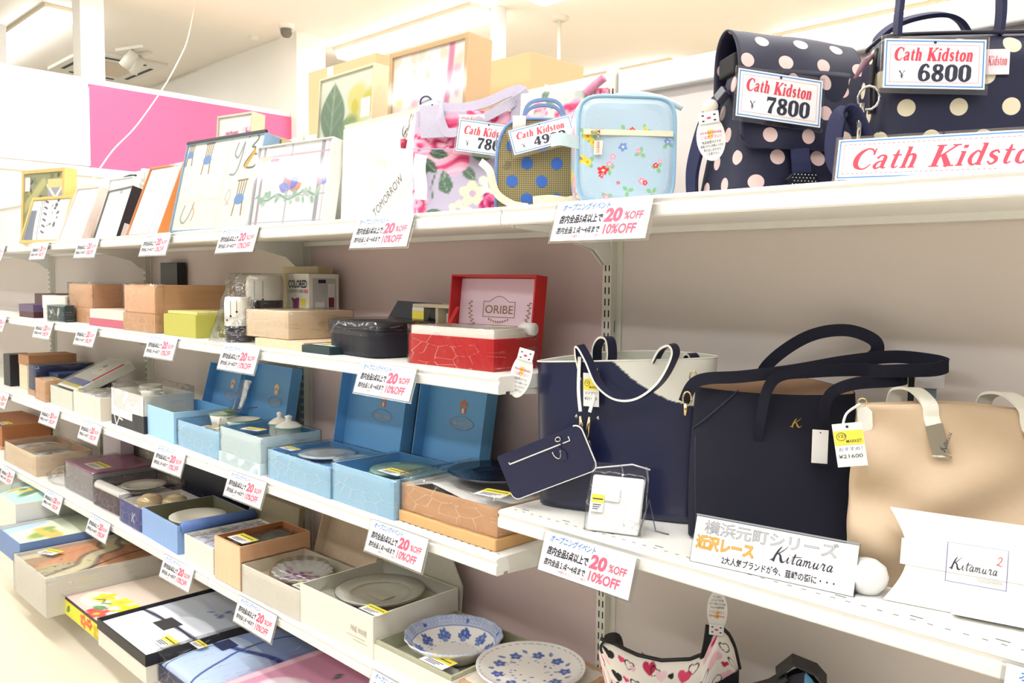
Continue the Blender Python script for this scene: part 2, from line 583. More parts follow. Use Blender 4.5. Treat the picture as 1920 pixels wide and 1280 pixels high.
# ------------------------------------------------ painted prints (colour attribute on fine grids)
class Paint:
    def __init__(s, U, V, base):
        s.U, s.V = U, V
        s.C = np.zeros(U.shape + (3,)) + np.array(base) / 255

    def mix(s, k, col):
        k = np.clip(k, 0, 1)[..., None]
        s.C = s.C * (1 - k) + np.array(col) / 255 * k

    def disc(s, x, y, rx, col, ry=None, a=0, soft=.04):
        ry = ry or rx
        c, n = math.cos(a), math.sin(a)
        dx, dy = s.U - x, s.V - y
        d = np.sqrt(((dx * c + dy * n) / rx) ** 2 + ((-dx * n + dy * c) / ry) ** 2)
        s.mix((1 - d) / soft * .5 + .5, col)

    def ring(s, x, y, r, w, col):
        d = np.abs(np.hypot(s.U - x, s.V - y) - r)
        s.mix((w / 2 - d) / (w * .3) + .5, col)

    def line(s, pts, w, col):
        d = np.full(s.U.shape, 9.)
        for (x0, y0), (x1, y1) in zip(pts, pts[1:]):
            dx, dy = x1 - x0, y1 - y0
            t = np.clip(((s.U - x0) * dx + (s.V - y0) * dy) / (dx * dx + dy * dy + 1e-12), 0, 1)
            d = np.minimum(d, np.hypot(s.U - x0 - t * dx, s.V - y0 - t * dy))
        s.mix((w / 2 - d) / (w * .35) + .5, col)

    def rect(s, x0, x1, y0, y1, col):
        s.mix(((s.U > x0) & (s.U < x1) & (s.V > y0) & (s.V < y1)) * 1., col)

    def rose(s, x, y, r, pal=((246, 170, 195), (226, 86, 130), (170, 40, 80)), seed=0):
        th = np.arctan2(s.V - y, s.U - x)
        d = np.hypot(s.U - x, s.V - y) / r
        edge = 1 + .1 * np.sin(5 * th + seed) + .05 * np.sin(9 * th + seed * 2)
        ins = np.clip((edge - d) / .05, 0, 1)
        s.mix(ins, pal[0])
        t = np.sin(d * 9 - np.sin(th * 2 + seed) * 2.2 + np.sin(th * 3 + d * 6) * .9)
        s.mix(ins * np.clip((t - .1) * 2.5, 0, 1), pal[1])
        s.mix(ins * np.clip((t - .8) * 5, 0, 1) * np.clip(1.3 - d, 0, 1), pal[2])
        s.mix(ins * np.clip((-t - .75) * 3, 0, 1) * .6, (252, 225, 232))

    def leaf(s, x, y, l, a, col=(84, 120, 92), w=.42):
        c, n = math.cos(a), math.sin(a)
        u = ((s.U - x) * c + (s.V - y) * n) / l
        v = (-(s.U - x) * n + (s.V - y) * c) / l
        h = w * np.sin(np.pi * np.clip(u, 0, 1)) * .6
        ins = np.clip((h - np.abs(v)) / .04, 0, 1) * ((u > 0) & (u < 1))
        s.mix(ins, col)
        vein = np.clip(1 - np.abs(v) / .04, 0, 1) + np.clip(1 - np.abs(np.abs(v) - (u % .25)) / .03, 0, 1) * .6
        s.mix(ins * vein * .6, (190, 205, 180))

    def flower(s, x, y, r, col, mid=(240, 200, 60), n=5, seed=0):
        th = np.arctan2(s.V - y, s.U - x) + seed
        d = np.hypot(s.U - x, s.V - y) / r
        e = .62 + .38 * np.abs(np.cos(n * th / 2))
        s.mix((e - d) / .08, col)
        s.disc(x, y, r * .25, mid)

    def speck(s, n, r, cols, seed=1, x=(0, 1), y=(0, 1)):
        g = random.Random(seed)
        for k in range(n):
            s.disc(g.uniform(*x), g.uniform(*y), r * g.uniform(.5, 1.3), cols[k % len(cols)], r * g.uniform(.4, 1), g.uniform(0, 3), .3)

    def heart(s, x, y, r, col, a=0, hollow=0):
        c, n = math.cos(a), math.sin(a)
        u = ((s.U - x) * c + (s.V - y) * n) / r
        v = (-(s.U - x) * n + (s.V - y) * c) / r
        d = u * u + (1.15 * v - .75 * np.sqrt(np.abs(u))) ** 2
        if hollow:
            s.mix((hollow - np.abs(np.sqrt(d) - 1)) / .08 + .3, col)
        else:
            s.mix((1 - np.sqrt(d)) / .08 + .5, col)


def set_col(me, C):
    a = me.color_attributes.new('Col', 'FLOAT_COLOR', 'POINT')
    C = np.clip(C.reshape(-1, 3), 0, 1)
    L = np.where(C <= .04045, C / 12.92, ((C + .055) / 1.055) ** 2.4)
    a.data.foreach_set('color', np.hstack([L, np.ones((len(L), 1))]).astype('f').ravel())


def sheet(name, parent, pos, paint, nu=60, nv=60, su=1, sv=1, mat=None, thick=0, loc=None, rot=None, base=(228, 226, 220)):
    """painted surface: pos(U,V)->x,y,z arrays with U,V in 0..1; paint(P) with P.U in 0..su, P.V in 0..sv"""
    U, V = np.meshgrid(np.linspace(0, 1, nu), np.linspace(0, 1, nv))
    x, y, z = pos(U, V)
    vs = np.stack([x + 0 * U, y + 0 * U, z + 0 * U], -1).reshape(-1, 3)
    fs = [(j * nu + i, j * nu + i + 1, (j + 1) * nu + i + 1, (j + 1) * nu + i) for j in range(nv - 1) for i in range(nu - 1)]
    me = bpy.data.meshes.new(name)
    me.from_pydata(vs.tolist(), [], fs)
    P = Paint(U * su, V * sv, base)
    paint(P)
    set_col(me, P.C)
    me.materials.append(mat or VC)
    me.polygons.foreach_set('use_smooth', [True] * len(fs))
    o = link(name, me, parent, loc=loc, rot=rot)
    if thick:
        md = o.modifiers.new('solid', 'SOLIDIFY')
        md.thickness = thick
        md.offset = -1
    return o


def front(x0, x1, z0, z1, y=0, k=0):
    return lambda U, V: (x0 + (x1 - x0) * U, y + k * V, z0 + (z1 - z0) * V)


def flat(x0, x1, y0, y1, z=0, puff=0):
    return lambda U, V: (x0 + (x1 - x0) * U, y0 + (y1 - y0) * V, z + puff * (np.clip(np.sin(np.pi * U) * np.sin(np.pi * V), 0, 1)) ** .35)


def sup(a, b, n, k, cx=0, cy=0, z=0, dz=None):
    """super-ellipse ring with evenly spaced points, starting near the front left corner"""
    t = np.linspace(0, 2 * np.pi, 721) + np.pi * 1.13
    c, s_ = np.cos(t), np.sin(t)
    x = a * np.sign(c) * np.abs(c) ** (2 / n)
    y = b * np.sign(s_) * np.abs(s_) ** (2 / n)
    L = np.concatenate([[0], np.cumsum(np.hypot(np.diff(x), np.diff(y)))])
    q = np.linspace(0, L[-1], k, endpoint=False)
    xs, ys = np.interp(q, L, x), np.interp(q, L, y)
    return [(cx + float(u), cy + float(v), z + (dz(float(u), float(v)) if dz else 0)) for u, v in zip(xs, ys)]
# ------------------------------------------------ room
M_WALL = M('wall_paint', (247, 243, 232), .8, scale=3, var=.01)
M_CEIL = M('ceiling_board', (250, 241, 228), .85, scale=2, var=.015)
M_FLOOR = M('floor_vinyl', (232, 222, 200), .35, scale=1.5, var=.03)
M_PINK = M('pink_panel', (240, 100, 144), .6, scale=2, var=.02)
M_TRIM = M('trim_paint', (240, 236, 222), .6)
XL, YB = -4.995, 2.234
struct(bx('floor', M_FLOOR, None, -10, 4, -6, 9, -.1, 0, 0))
struct(bx('ceiling', M_CEIL, None, -10, 4, -6, 9, CEIL, CEIL + .1, 0))
wl = struct(bx('wall_left', M_WALL, None, XL - .08, XL, -6, YB - .02, 0, 2.585, 0))
struct(bx('trim_1', M_TRIM, None, XL, XL + .015, -6, .69, 2.0, 2.52, 0), 'white panel band along the top of the left partition')
bpy.data.objects['trim_1'].data.materials[0] = M('white_panel', (254, 254, 254), .5, var=.003)
struct(bx('trim_2', M_PINK, None, XL, XL + .015, .69, YB - .02, 1.99, 2.545, 0), 'pink panel band along the top of the left partition')
struct(bx('trim_3', M_TRIM, None, XL, XL + .022, -6, YB - .02, 1.93, 1.99, .003), 'cream moulding below the panel band')
struct(bx('wall_back', M_WALL, None, -10, -5.16, YB, YB + .12, 0, CEIL, 0))
struct(bx('wall_far', M('far_wall_paint', (240, 224, 206), .8, scale=2, var=.02), None, -10, 4, 8.9, 9, 0, CEIL, 0))
struct(bx('wall_side', M_WALL, None, -10, -9.9, -6, 9, 0, CEIL, 0))
t = tag(bx('column', M_WALL, None, -5.16, -4.9, YB - .015, YB + .25, 0, CEIL, 0), 'square white column at the right end of the pink wall band', 'column')
struct(t)
t = tag(bx('pillar', M('pillar_paint', (252, 250, 244), .7, var=.004), None, -5.25, -5.1, .685, .84, 0, CEIL, 0), 'square white pillar behind the partition beside the left ceiling lamp', 'pillar')
struct(t)
struct(bx('door_1', M('door_frame', (212, 196, 180), .6), None, -4.88, -4.6, 2.6, 2.66, 0, 2.2, .004), 'door frame seen behind the column')
t = tag(MB().tube([(-3.32, 2.9, 0), (-3.32, 2.9, CEIL)], .055, 16).build('riser_pipe', M('pipe_paint', (252, 250, 243), .5)), 'white vertical pipe rising to the ceiling behind the pink towel box', 'pipe')
t = thing('ceiling_rod', 'thin cream rod hanging from a round ceiling plate', 'rod', (-3.142, 3.351, CEIL))
MB().tube([(0, 0, -1.5), (0, 0, -.02)], .014, 10).build('rod', M_TRIM, t)
MB().lathe([(0, -.03), (.05, -.03), (.07, -.012), (.07, 0)], 20).build('ceiling_plate', M('plate_paint', (226, 214, 196), .5), t)
t = thing('dome_camera', 'small grey dome camera on the ceiling left of the white lamp strip', 'camera', (-4.804, 2.075, CEIL))
MB().lathe([(0, -.035), (.055, -.035), (.058, 0)], 20).build('base', M_TRIM, t)
MB().lathe([(0, -.1), (.025, -.095), (.042, -.075), (.05, -.036)], 20).build('dome', M('smoked_dome', (120, 114, 104), .15), t)
t = tag(MB().lathe([(0, -.03), (.03, -.025), (.05, -.006), (.05, 0)], 16).build('smoke_detector', M_TRIM), 'tiny round ceiling detector near the dome camera', 'detector')
t.location = (-5.3, 2.08, CEIL)
# tube lamps on the ceiling
M_TUBE = M('lit_tube', (249, 251, 255), emit=7.5)
M_HOUS = M('lamp_housing', (243, 230, 205), .5)
LAMPS = [(-8.1, -5.62, .75, 'bright tube lamp at the far left end of the ceiling'), (-5.1, -3.38, 2.81, 'tube lamp strip on the ceiling above the cardboard boxes'),
         (-4.5, -3.2, 4.97, 'short tube lamp far back on the ceiling behind the thin rod'), (-2.2, .3, 4.92, 'tube lamp strip far back behind the navy spotted bags')]
for x0, x1, y, lb in LAMPS:
    t = thing('ceiling_lamp', lb, 'lamp', ((x0 + x1) / 2, y, CEIL), group='tube lamps on the ceiling')
    w = (x1 - x0) / 2
    MB().box(-w, w, -.125, .125, -.028, 0).build('housing', M_HOUS, t)
    MB().prism([(-.12, -.029), (-.09, -.085), (.09, -.085), (.12, -.029)], 'x', -w + .02, w - .02).build('tube', M_TUBE, t)
    lamp(-w, w, 0, t).location = (0, 0, -.1)
for y, xs in ((-1.3, (-4.9, -2.2, .5)), (-3.35, (-4.9, -2.2, .5)), (.75, (-4.6, -1.8, 1.0)), (2.81, (-2.9, -.2)), (4.95, (.7,))):  # rows behind the shelves are unseen lamps added to brighten ceiling and wall
    for x0 in xs:
        t = thing('ceiling_lamp', 'unseen tube lamp on the ceiling, rear rows added to brighten it', 'lamp', (x0 + 1.25, y, CEIL), group='tube lamps over the aisle')
        MB().box(-1.25, 1.25, -.125, .125, -.028, 0).build('housing', M_HOUS, t)
        MB().prism([(-.12, -.029), (-.09, -.085), (.09, -.085), (.12, -.029)], 'x', -1.23, 1.23).build('tube', M_TUBE, t)
        lamp(-1.25, 1.25, 0, t).location = (0, 0, -.1)
# ceiling air conditioner and track spots
t = thing('air_conditioner', 'square cream ceiling air conditioner cassette with dark slots', 'air conditioner', (-7.15, 1.6, CEIL), 0)
bx('panel', M_TRIM, t, -.48, .48, -.36, .36, -.03, 0, .004)
bx('grille', M('grille', (226, 208, 184), .7), t, -.27, .27, -.2, .2, -.036, -.03, .002)
for a, (x0, x1, y0, y1) in enumerate(((-.3, .3, -.3, -.27), (-.3, .3, .27, .3), (-.41, -.37, -.2, .2), (.37, .41, -.2, .2))):
    bx('air_slot', M('dark_slot', (60, 56, 62), .6), t, x0, x1, y0, y1, -.034, -.03, 0)
for k, (x, y) in enumerate(((-6.35, 1.5), (-6.5, 1.62))):
    t = thing('spot_lamp', ['white cylinder spot lamp on the ceiling, the rear one of two', 'white cylinder spot lamp on the ceiling, the front one of two'][k], 'spot lamp', (x, y, CEIL), 20, 'ceiling spot lamps')
    bx('track', M_TRIM, t, -.16, .16, -.015, .015, -.025, 0)
    MB().tube([(0, 0, -.02), (0, 0, -.07)], .01, 8).build('stem', M_TRIM, t)
    MB().tube([(.05, 0, -.05), (-.05, -.02, -.16)], [.04, .05], 16).build('lamp_head', M_TRIM, t)
P = [((366 - px) / 190, px, z) for px, z in ()]
cp = spline([(-4.72, 1.32, CEIL), (-4.66, 1.27, 3.06), (-4.55, 1.18, 2.86), (-4.42, 1.09, 2.74), (-4.2, .9, 2.5), (-4.0, .72, 2.3), (-3.75, .5, 2.08), (-3.45, .27, 1.9), (-3.1, .045, 1.7)], 8)
tag(MB().tube(cp, .004, 6).build('hanging_cord', M('cord_plastic', (236, 222, 200), .5)), 'thin pale cord sagging from the ceiling across the pink band', 'cord')
t = thing('exit_sign', 'white ceiling sign edge at the far left of the picture', 'sign', (-5.6, .335, 2.86))
bx('sign_body', WHITE, t, -.02, .02, -.2, .03, -.2, .12, .004)
bx('green_face', M('exit_green', (40, 160, 120), .5), t, .0201, .022, -.19, -.02, -.06, 0, 0)

# ------------------------------------------------ shelving: five bays, 1.2 m each
Z1, Z2, Z3, ZT, Z4, ZD = 1.391, 1.0775, .7328, .8278, .3936, .10
FR = -.31
M_STEEL = M('shelf_enamel', (236, 235, 230), .42, var=.01)
M_PANEL = M('back_panel_board', (222, 212, 205), .7, scale=1.2, var=.02)
M_PANEL2 = M('pinkish_panel_board', (222, 200, 197), .7, scale=1.2, var=.03)
M_POST = M('post_enamel', (226, 224, 210), .45, var=.01)
DARK = M('dark_slot_steel', (34, 30, 28), .8)


def shelf_part(unit, z, depth=-FR, holes=False):
    f = -depth
    prof = [(f, z), (f - .006, z - .0025), (f - .006, z - .006), (f - .003, z - .008), (f - .003, z - .013), (f - .006, z - .015),
            (f - .0065, z - .031), (f - .004, z - .0335), (f + .014, z - .0335), (f + .014, z - .029), (.002, z - .024), (.002, z - .036), (.018, z - .036), (.018, z)]
    mb = MB().prism(prof, 'x', .0015, 1.1985, 0)
    if holes:
        for k in range(56):
            mb.box(.02 + k * .021, .027 + k * .021, f + .018, f + .0195, z, z + .0003, 1)
        for k in range(12):
            mb.box(.03 + k * .1, .046 + k * .1, f + .03, f + .032, z, z + .0003, 1)
    s = mb.build('shelf_board', [M_STEEL, DARK], unit)
    b = []
    for x in (.004, 1.193):
        br = MB().prism([(.0, z - .0225), (0, z - .1), (-.014, z - .1), (-.05, z - .07), (-.17, z - .043), (f + .03, z - .036), (f + .03, z - .03)], 'x', x, x + .003)
        br.build('bracket', M_STEEL, s)
    return s


BAYS = ['white shelf bay at the right, holding the leather handbags', 'white shelf bay between the two slotted posts, with the red box', 'third white shelf bay from the right, with the light blue box lids',
        'fourth white shelf bay from the right, behind the brown wooden boxes', 'leftmost white shelf bay at the far end of the row']
for k, lb in enumerate(BAYS):
    u = thing('shelving_unit', lb, 'shelving', (-1.2 * k, 0, 0), group='wall shelving bays')
    bx('back_panel', M_PANEL2 if k == 1 else M_PANEL, u, .02, 1.18, .022, .03, ZD, 1.66, 0)
    bx('top_rail', M_STEEL, u, .013, 1.187, .005, .04, 1.64, 1.69, .003)
    mb = MB()
    mb.box(-.013, .011, 0, .045, 0, 1.695, 0)
    mb.box(.011, .024, .018, .036, 0, 1.69, 0)
    for i in range(62):
        z = .17 + .0241 * i
        mb.box(-.0065, -.0035, -.0004, 0, z, z + .0145, 1)
        mb.box(.0035, .0065, -.0004, 0, z, z + .0145, 1)
    for i in range(4):
        mb.box(.0109, .0113, .012, .014, .35 + .4 * i, .375 + .4 * i, 1)
    mb.build('post', [M_POST, DARK], u)
    for i, z in enumerate([Z1, ZT, Z4] if k == 0 else [Z1, Z2, Z3, Z4]):
        shelf_part(u, z, holes=(k == 0 and z == ZT) or (k == 1 and z == Z3))
    bx('base_deck', M_STEEL, u, .001, 1.199, -.41, .02, ZD - .03, ZD, .002)
    bx('kick_plate', M_STEEL, u, .001, 1.199, -.385, -.375, 0, ZD - .03, 0)
    if k in (1, 2):
        bx('rear_shelf', M_STEEL, u, .002, 1.198, .048, .36, Z1 - .03, Z1, .002)

# ------------------------------------------------ clipped sale cards
BLUE = M('print_blue', (60, 130, 200), .6)
PINKP = M('print_pink', (226, 96, 126), .6)


def card_text():
    mb = MB()
    put_text(mb, 'オープニングイベント', .012, .0535, .0135, 0, .35, .022, .104)
    put_text(mb, '店内全品5点以上で', .011, .032, .0155, 1, .15, .04, .094)
    put_text(mb, '20', .108, .031, .03, 2, .12, .05, .036)
    put_text(mb, '%OFF', .148, .033, .0175, 2, .12, .03, .038)
    put_text(mb, '店内全品１点～4点まで', .009, .0135, .0125, 1, .15, .034, .094)
    put_text(mb, '10%OFF', .107, .01, .022, 2, .12, .034, .07)
    put_text(mb, '※値札よりレジにて割引', .045, .0055, .0055, 2, 0, 0, .062)
    return mb


def hang_card(x, z, label, first=[None]):
    if first[0] is None:
        t = thing('sale_card', label, 'sale card', (x, FR - .008, z - .003), 0, 'sale cards clipped to the shelf fronts', -17)
        MB().box(-.004, .207, -.0012, 0, -.0725, .0).build('laminate', LAMI, t, .0004)
        MB().box(.001, .2, -.0016, -.0012, -.0685, -.001).build('card', PAPER, t)
        card_text().build('printed_text', [BLUE, INK, PINKP], t, loc=(.002, -.0019, -.0685), rot=(90, 0, 0))
        first[0] = t
        return t
    t = first[0].copy()
    COL.objects.link(t)
    for ch in list(first[0].children):
        c = ch.copy()
        COL.objects.link(c)
        c.parent = t
    t.location = (x, FR - .008, z - .003)
    t['label'] = label
    return t


ORD = ['first', 'second', 'third', 'fourth', 'fifth', 'sixth', 'seventh']
for z, nm, xs in ((Z1, 'top shelf', (.143, -.447, -1.08, -1.594, -2.185, -2.703, -3.3)), (Z2, 'second shelf with the red box', (-.432, -1.076, -1.571, -2.21, -2.69, -3.3)),
                  (Z3, 'shelf with the light blue boxes', (-.392, -1.048, -1.529, -2.19, -2.643, -3.3)), (Z4, 'shelf with the blue and white bowl', (-.388, -1.001, -1.484, -2.13, -2.63, -3.24))):
    for i, x in enumerate(xs):
        c = hang_card(x, z, '20%% off card on the %s edge, %s from right' % (nm, ORD[i]))
        c.rotation_euler.z = R((i * 37 % 5 - 2) * .5)
hang_card(.126, ZT - .008, 'white 20% off sale card under the navy tote and pouch')
hang_card(.852, ZT - .006, 'white 20% off sale card cut by the right edge of the picture')
# ------------------------------------------------ gift boxes
WOODP = M('paulownia_wood', (220, 176, 136), .6, kind='wood', c2=(200, 150, 110), scale=40, p=(.05, .05, 1))
WOODL = M('pale_wood', (238, 222, 196), .6, kind='wood', c2=(216, 186, 150), scale=40, p=(.1, .1, 1))
WOODD = M('brown_card', (176, 116, 70), .6, kind='wood', c2=(160, 98, 56), scale=30, p=(.05, .05, 1))
BAMBOO = M('bamboo_wood', (224, 184, 128), .45, kind='wood', c2=(206, 160, 100), scale=50, p=(.06, .06, 1))
LBLUE = M('light_blue_card', (164, 208, 236), .55, scale=8, var=.02)
LBLUE2 = M('sky_blue_card', (104, 168, 220), .55, scale=8, var=.02)
PBLUE = M('pale_ice_card', (206, 226, 230), .55, scale=8, var=.02)
NAVYC = M('navy_card', (30, 44, 92), .5)
BLACKC = M('black_card', (24, 24, 34), .5)
CREAM = M('cream_card', (232, 224, 204), .6, scale=8, var=.02)
IVORY = M('ivory_card', (230, 226, 214), .6, scale=8, var=.01)
OLIVE = M('olive_green_card', (184, 180, 78), .55, var=.02)
GREENC = M('dark_green_card', (22, 52, 58), .5)
CHINA = M('white_china', (240, 236, 222), .12, coat=.5, var=.01)
PACK = M('packing_sheet', (236, 234, 230), .5, var=.02)


def box_thing(name, label, cat, x, y, z, a=0, group=None, tilt=0):
    return thing(name, label, cat, (x, y, z), a, group, tilt)


def at(t, p):
    """world point of a local point of an un-parented thing"""
    a = t.rotation_euler.z
    c, s = math.cos(a), math.sin(a)
    return (t.location[0] + p[0] * c - p[1] * s, t.location[1] + p[0] * s + p[1] * c, t.location[2] + p[2])


def sub(name, parent, loc=(0, 0, 0), rot=(0, 0, 0)):
    """an Empty that is a part and parents its sub-parts"""
    o = bpy.data.objects.new(name, None)
    COL.objects.link(o)
    o.empty_display_size = .03
    o.parent = parent
    o.location = loc
    o.rotation_euler = [R(a) for a in rot]
    return o


def closed(t, mat, w, d, h, lid=None, lidm=None, over=.0015, bevel=.001):
    """closed box; lid = height of a separate lid overlapping the top"""
    bx('body', mat, t, -w, 0, 0, d, 0, h - (.001 if lid else 0), bevel)
    if lid:
        mb = MB()
        e = over
        mb.box(-w - e, e, -e, d + e, h - lid, h + e)
        mb.build('lid', lidm or mat, t, bevel)


def plate(name, label, cat, loc, r, z, mat=CHINA, rim=None, depth=.018, group=None, tilt=(0, 0)):
    o = MB().lathe([(0, .003), (r * .55, .003), (r * .68, .007), (r, depth), (r * .995, depth + .003), (r * .66, .012), (r * .55, .007), (0, .0065)], 48).build(name, mat)
    o.location = loc
    o.rotation_euler = (R(tilt[0]), R(tilt[1]), 0)
    return tag(o, label, cat, group)


def painted_bowl(name, label, cat, loc, r, h, paint, wavy=0, nr=40, na=120, sq=1, group=None, flatr=.55, mat=VG, rz=0):
    """plate or bowl: painted upper face, seen from above; paint gets U=angle 0..1, V=radius 0..1"""
    V, U = np.meshgrid(np.linspace(0, 1, nr), np.linspace(0, 1, na, endpoint=False))
    th = U * 2 * np.pi
    rr = V * r * (1 + wavy * np.cos(th * 18) * np.clip(V * 3 - 2, 0, 1))
    zz = .006 + h * np.clip((V - flatr) / (1 - flatr), 0, 1) ** 1.6
    up = np.stack([rr * np.cos(th), rr * np.sin(th) * sq, zz], -1)
    dn = np.stack([rr * np.cos(th), rr * np.sin(th) * sq, np.maximum(zz - .005, .0)], -1)
    vs = np.concatenate([up.reshape(-1, 3), dn.reshape(-1, 3)])
    fs = []
    N = nr * na
    for i in range(na):
        k = (i + 1) % na
        for j in range(nr - 1):
            a, b, c, d = i * nr + j, i * nr + j + 1, k * nr + j + 1, k * nr + j
            fs.append((a, b, c, d))
            fs.append((N + a, N + d, N + c, N + b))
        fs.append((i * nr + nr - 1, N + i * nr + nr - 1, N + k * nr + nr - 1, k * nr + nr - 1))
    me = bpy.data.meshes.new(name)
    me.from_pydata(vs.tolist(), [], fs)
    P = Paint(rr * np.cos(th) / r, rr * np.sin(th) / r, (240, 238, 232))
    P.A, P.V0 = U, V
    paint(P)
    set_col(me, np.concatenate([P.C.reshape(-1, 3), np.full((N, 3), .93)]))
    me.materials.append(mat)
    me.polygons.foreach_set('use_smooth', [True] * len(fs))
    o = link(name, me)
    o.location = loc
    o.rotation_euler.z = R(rz)
    return tag(o, label, cat, group)


def cup(name, label, loc, r=.038, h=.05, rim=None, group=None, handle=True, rz=0, mat=CHINA):
    t = thing(name, label, 'cup', loc, rz, group)
    MB().lathe([(0, 0), (r * .5, 0), (r * .55, .004), (r * .8, h * .35), (r, h), (r * .95, h), (r * .74, h * .36), (0, .006)], 28).build('body', mat, t)
    if rim:
        MB().lathe([(r * .985, h - .004), (r * 1.008, h - .001), (r * 1.0, h + .0008), (r * .95, h + .0005)], 28).build('rim_band', rim, t)
    if handle:
        MB().tube(spline([(r * .8, 0, h * .8), (r * 1.35, 0, h * .8), (r * 1.4, 0, h * .45), (r * .75, 0, h * .3)], 6), .003, 8).build('handle', mat, t)
    return t


def crumple(name, parent, mat, x0, x1, y0, y1, z, amp, n=24, seed=1):
    r = np.random.RandomState(seed)
    U, V = np.meshgrid(np.linspace(0, 1, n), np.linspace(0, 1, n))
    Z = z + amp * (r.rand(n, n) - .3)
    vs = np.stack([x0 + (x1 - x0) * U, y0 + (y1 - y0) * V, Z], -1).reshape(-1, 3).tolist()
    fs = [(j * n + i, j * n + i + 1, (j + 1) * n + i + 1, (j + 1) * n + i) for j in range(n - 1) for i in range(n - 1)]
    mb = MB()
    mb.add(vs, fs, 0, True)
    return mb.build(name, mat, parent)


# ---- second shelf
t = box_thing('gift_box', 'flat dark burgundy box at the far left end of the second shelf', 'box', -2.80, -.21, Z2)
closed(t, M('burgundy_card', (70, 18, 34), .5), .3, .2, .1)
t = box_thing('gift_box', 'small burgundy box with purple end, in front of the flat dark one', 'box', -2.83, -.292, Z2)
closed(t, M('burgundy_card'), .2, .075, .055, .03, M('purple_card', (84, 66, 100), .5))
t = box_thing('gift_box', 'cream two-tier carton behind the dark green packet', 'box', -2.515, -.265, Z2, 1)
bx('body', CREAM, t, -.265, 0, 0, .22, 0, .045)
bx('upper_tier', IVORY, t, -.267, .002, -.002, .222, .0455, .098)
t = box_thing('gift_packet', 'dark green picture packet wrapped in clear film', 'packet', -2.405, -.303, Z2, 4)
sheet('front_print', t, front(-.17, 0, .001, .063, -.0006), lambda P: (P.rect(0, 3, 0, 1, (36, 66, 70)), P.speck(7, .12, [(220, 216, 200), (120, 96, 60), (60, 100, 130)], 3, (.2, 2.3), (.25, .8)), P.line([(.4, .2), (.8, .8), (1.2, .4)], .05, (200, 200, 170)), P.leaf(1.5, .3, .6, 1.1, (206, 206, 190))), 60, 30, 2.6, 1)
bx('body', M('dark_green_box', (34, 62, 66), .4), t, -.17, 0, 0, .034, 0, .064)
wrap(t, .17, .034, .064)
t = box_thing('wooden_box', 'tall brown wooden box, the left one of two', 'box', -2.253, -.254, Z2, 0)
bx('base', WOODP, t, -.256, .005, -.005, .23, 0, .058)
bx('lid', WOODP, t, -.251, 0, 0, .225, .0582, .149)
wrap(t, .251, .225, .149, .006)
t = box_thing('wooden_box', 'tall brown wooden box, the right one of two, behind the olive box', 'box', -1.57, -.3, Z2, 0)
bx('base', WOODP, t, -.253, .005, -.005, .275, 0, .06)
bx('lid', WOODP, t, -.248, 0, 0, .27, .0602, .152)
MB().box(-.2475, -.0005, -.0008, 0, .064, .15).build('end_panel', M('peach_paper', (232, 180, 140), .5, var=.06, scale=20), t)
wrap(t, .248, .02, .152, .004, 'plastic_wrap', puff=.014)
t = box_thing('gift_box', 'flat pink and rose box between the two brown wooden boxes', 'box', -1.835, -.295, Z2, 0)
bx('base', M('rose_card', (190, 92, 112), .55), t, -.335, 0, 0, .2, 0, .027)
bx('lid', M('blush_card', (238, 214, 200), .55), t, -.333, -.002, .002, .198, .0275, .061)
t = box_thing('gift_box', 'small black cube box standing behind the left wooden box', 'box', -2.05, -.026, Z2 + .0, 0)
closed(t, M('greenblack_card', (30, 36, 36), .5), .15, .035, .235)
bpy.data.objects[t.name].location = (-2.04, -.022, Z2)
t = box_thing('gift_box', 'olive green box with a paler inset lid', 'box', -1.281, -.303, Z2, 0)
bx('base', OLIVE, t, -.222, 0, 0, .2, 0, .066)
bx('lid', M('pale_olive_card', (214, 208, 130), .5), t, -.212, -.012, .01, .188, .0662, .076)
sticker(t, -.05, .1, .0763)
# canisters in a plastic bag
DARKB = M('black_glaze', (28, 30, 44), .2, coat=.5)
for i, (x, y, r, h, lb) in enumerate(((-1.10, -.262, .038, .126, 'short white canister with black base in the plastic bag'), (-1.135, -.162, .053, .186, 'tall white canister with black base in the plastic bag'))):
    t = thing('canister', lb, 'canister', (x, y, Z2), 0, 'canisters in the plastic bag')
    hb = h * (.36 if i == 0 else .62)
    MB().lathe([(0, 0), (r * .9, 0), (r * .95, .004), (r * .97, hb * .6), (r, hb)], 32).build('base', DARKB, t)
    MB().lathe([(r, hb), (r * 1.02, h * .85), (r * .97, h * .97), (r * .9, h), (0, h)], 32).build('body', CHINA, t)
    mb = MB()
    for a0 in (-1.9, -1.3, -.7):
        x0, y0 = math.cos(a0 + .5) * r * 1.03, math.sin(a0) * r * 1.03
        mb.tube([(x0, y0, h * .92), (x0, y0, h * .6 + .02 * (a0 + 1.3))], .0007, 6)
        mb.lathe([(0, 0), (.004, .004), (0, .008)], 8, 0, (x0, y0, h * .55 + .02 * (a0 + 1.3)))
    mb.build('painted_drops', INK, t)
t = thing('plastic_bag', 'clear crinkled plastic bag around the two canisters', 'bag', (-1.122, -.195, Z2))
rings = []
for i in range(9):
    f = i / 8
    z = .0008 + .192 * f
    k = 1 - .2 * max(0, f - .55) - .35 * max(0, f - .85)
    rings.append([(x - .03 * max(0, f - .35), y + .06 * f, z) for x, y, _ in sup(.085 * k, .135 * (1 - .1 * f), 2.6, 36)])
for r_ in rings[1:-1]:
    for j in range(36):
        g = random.uniform(-.004, .004)
        r_[j] = (r_[j][0] + g, r_[j][1] + g, r_[j][2])
MB().loft(rings, 0, False, True).build('plastic_bag', M('bag_film', (246, 246, 246), .12, kind='film', scale=16, bump=.9, alpha=.06), t)
t = box_thing('carton', 'tan carton behind the bagged canisters', 'box', -1.02, -.055, Z2)
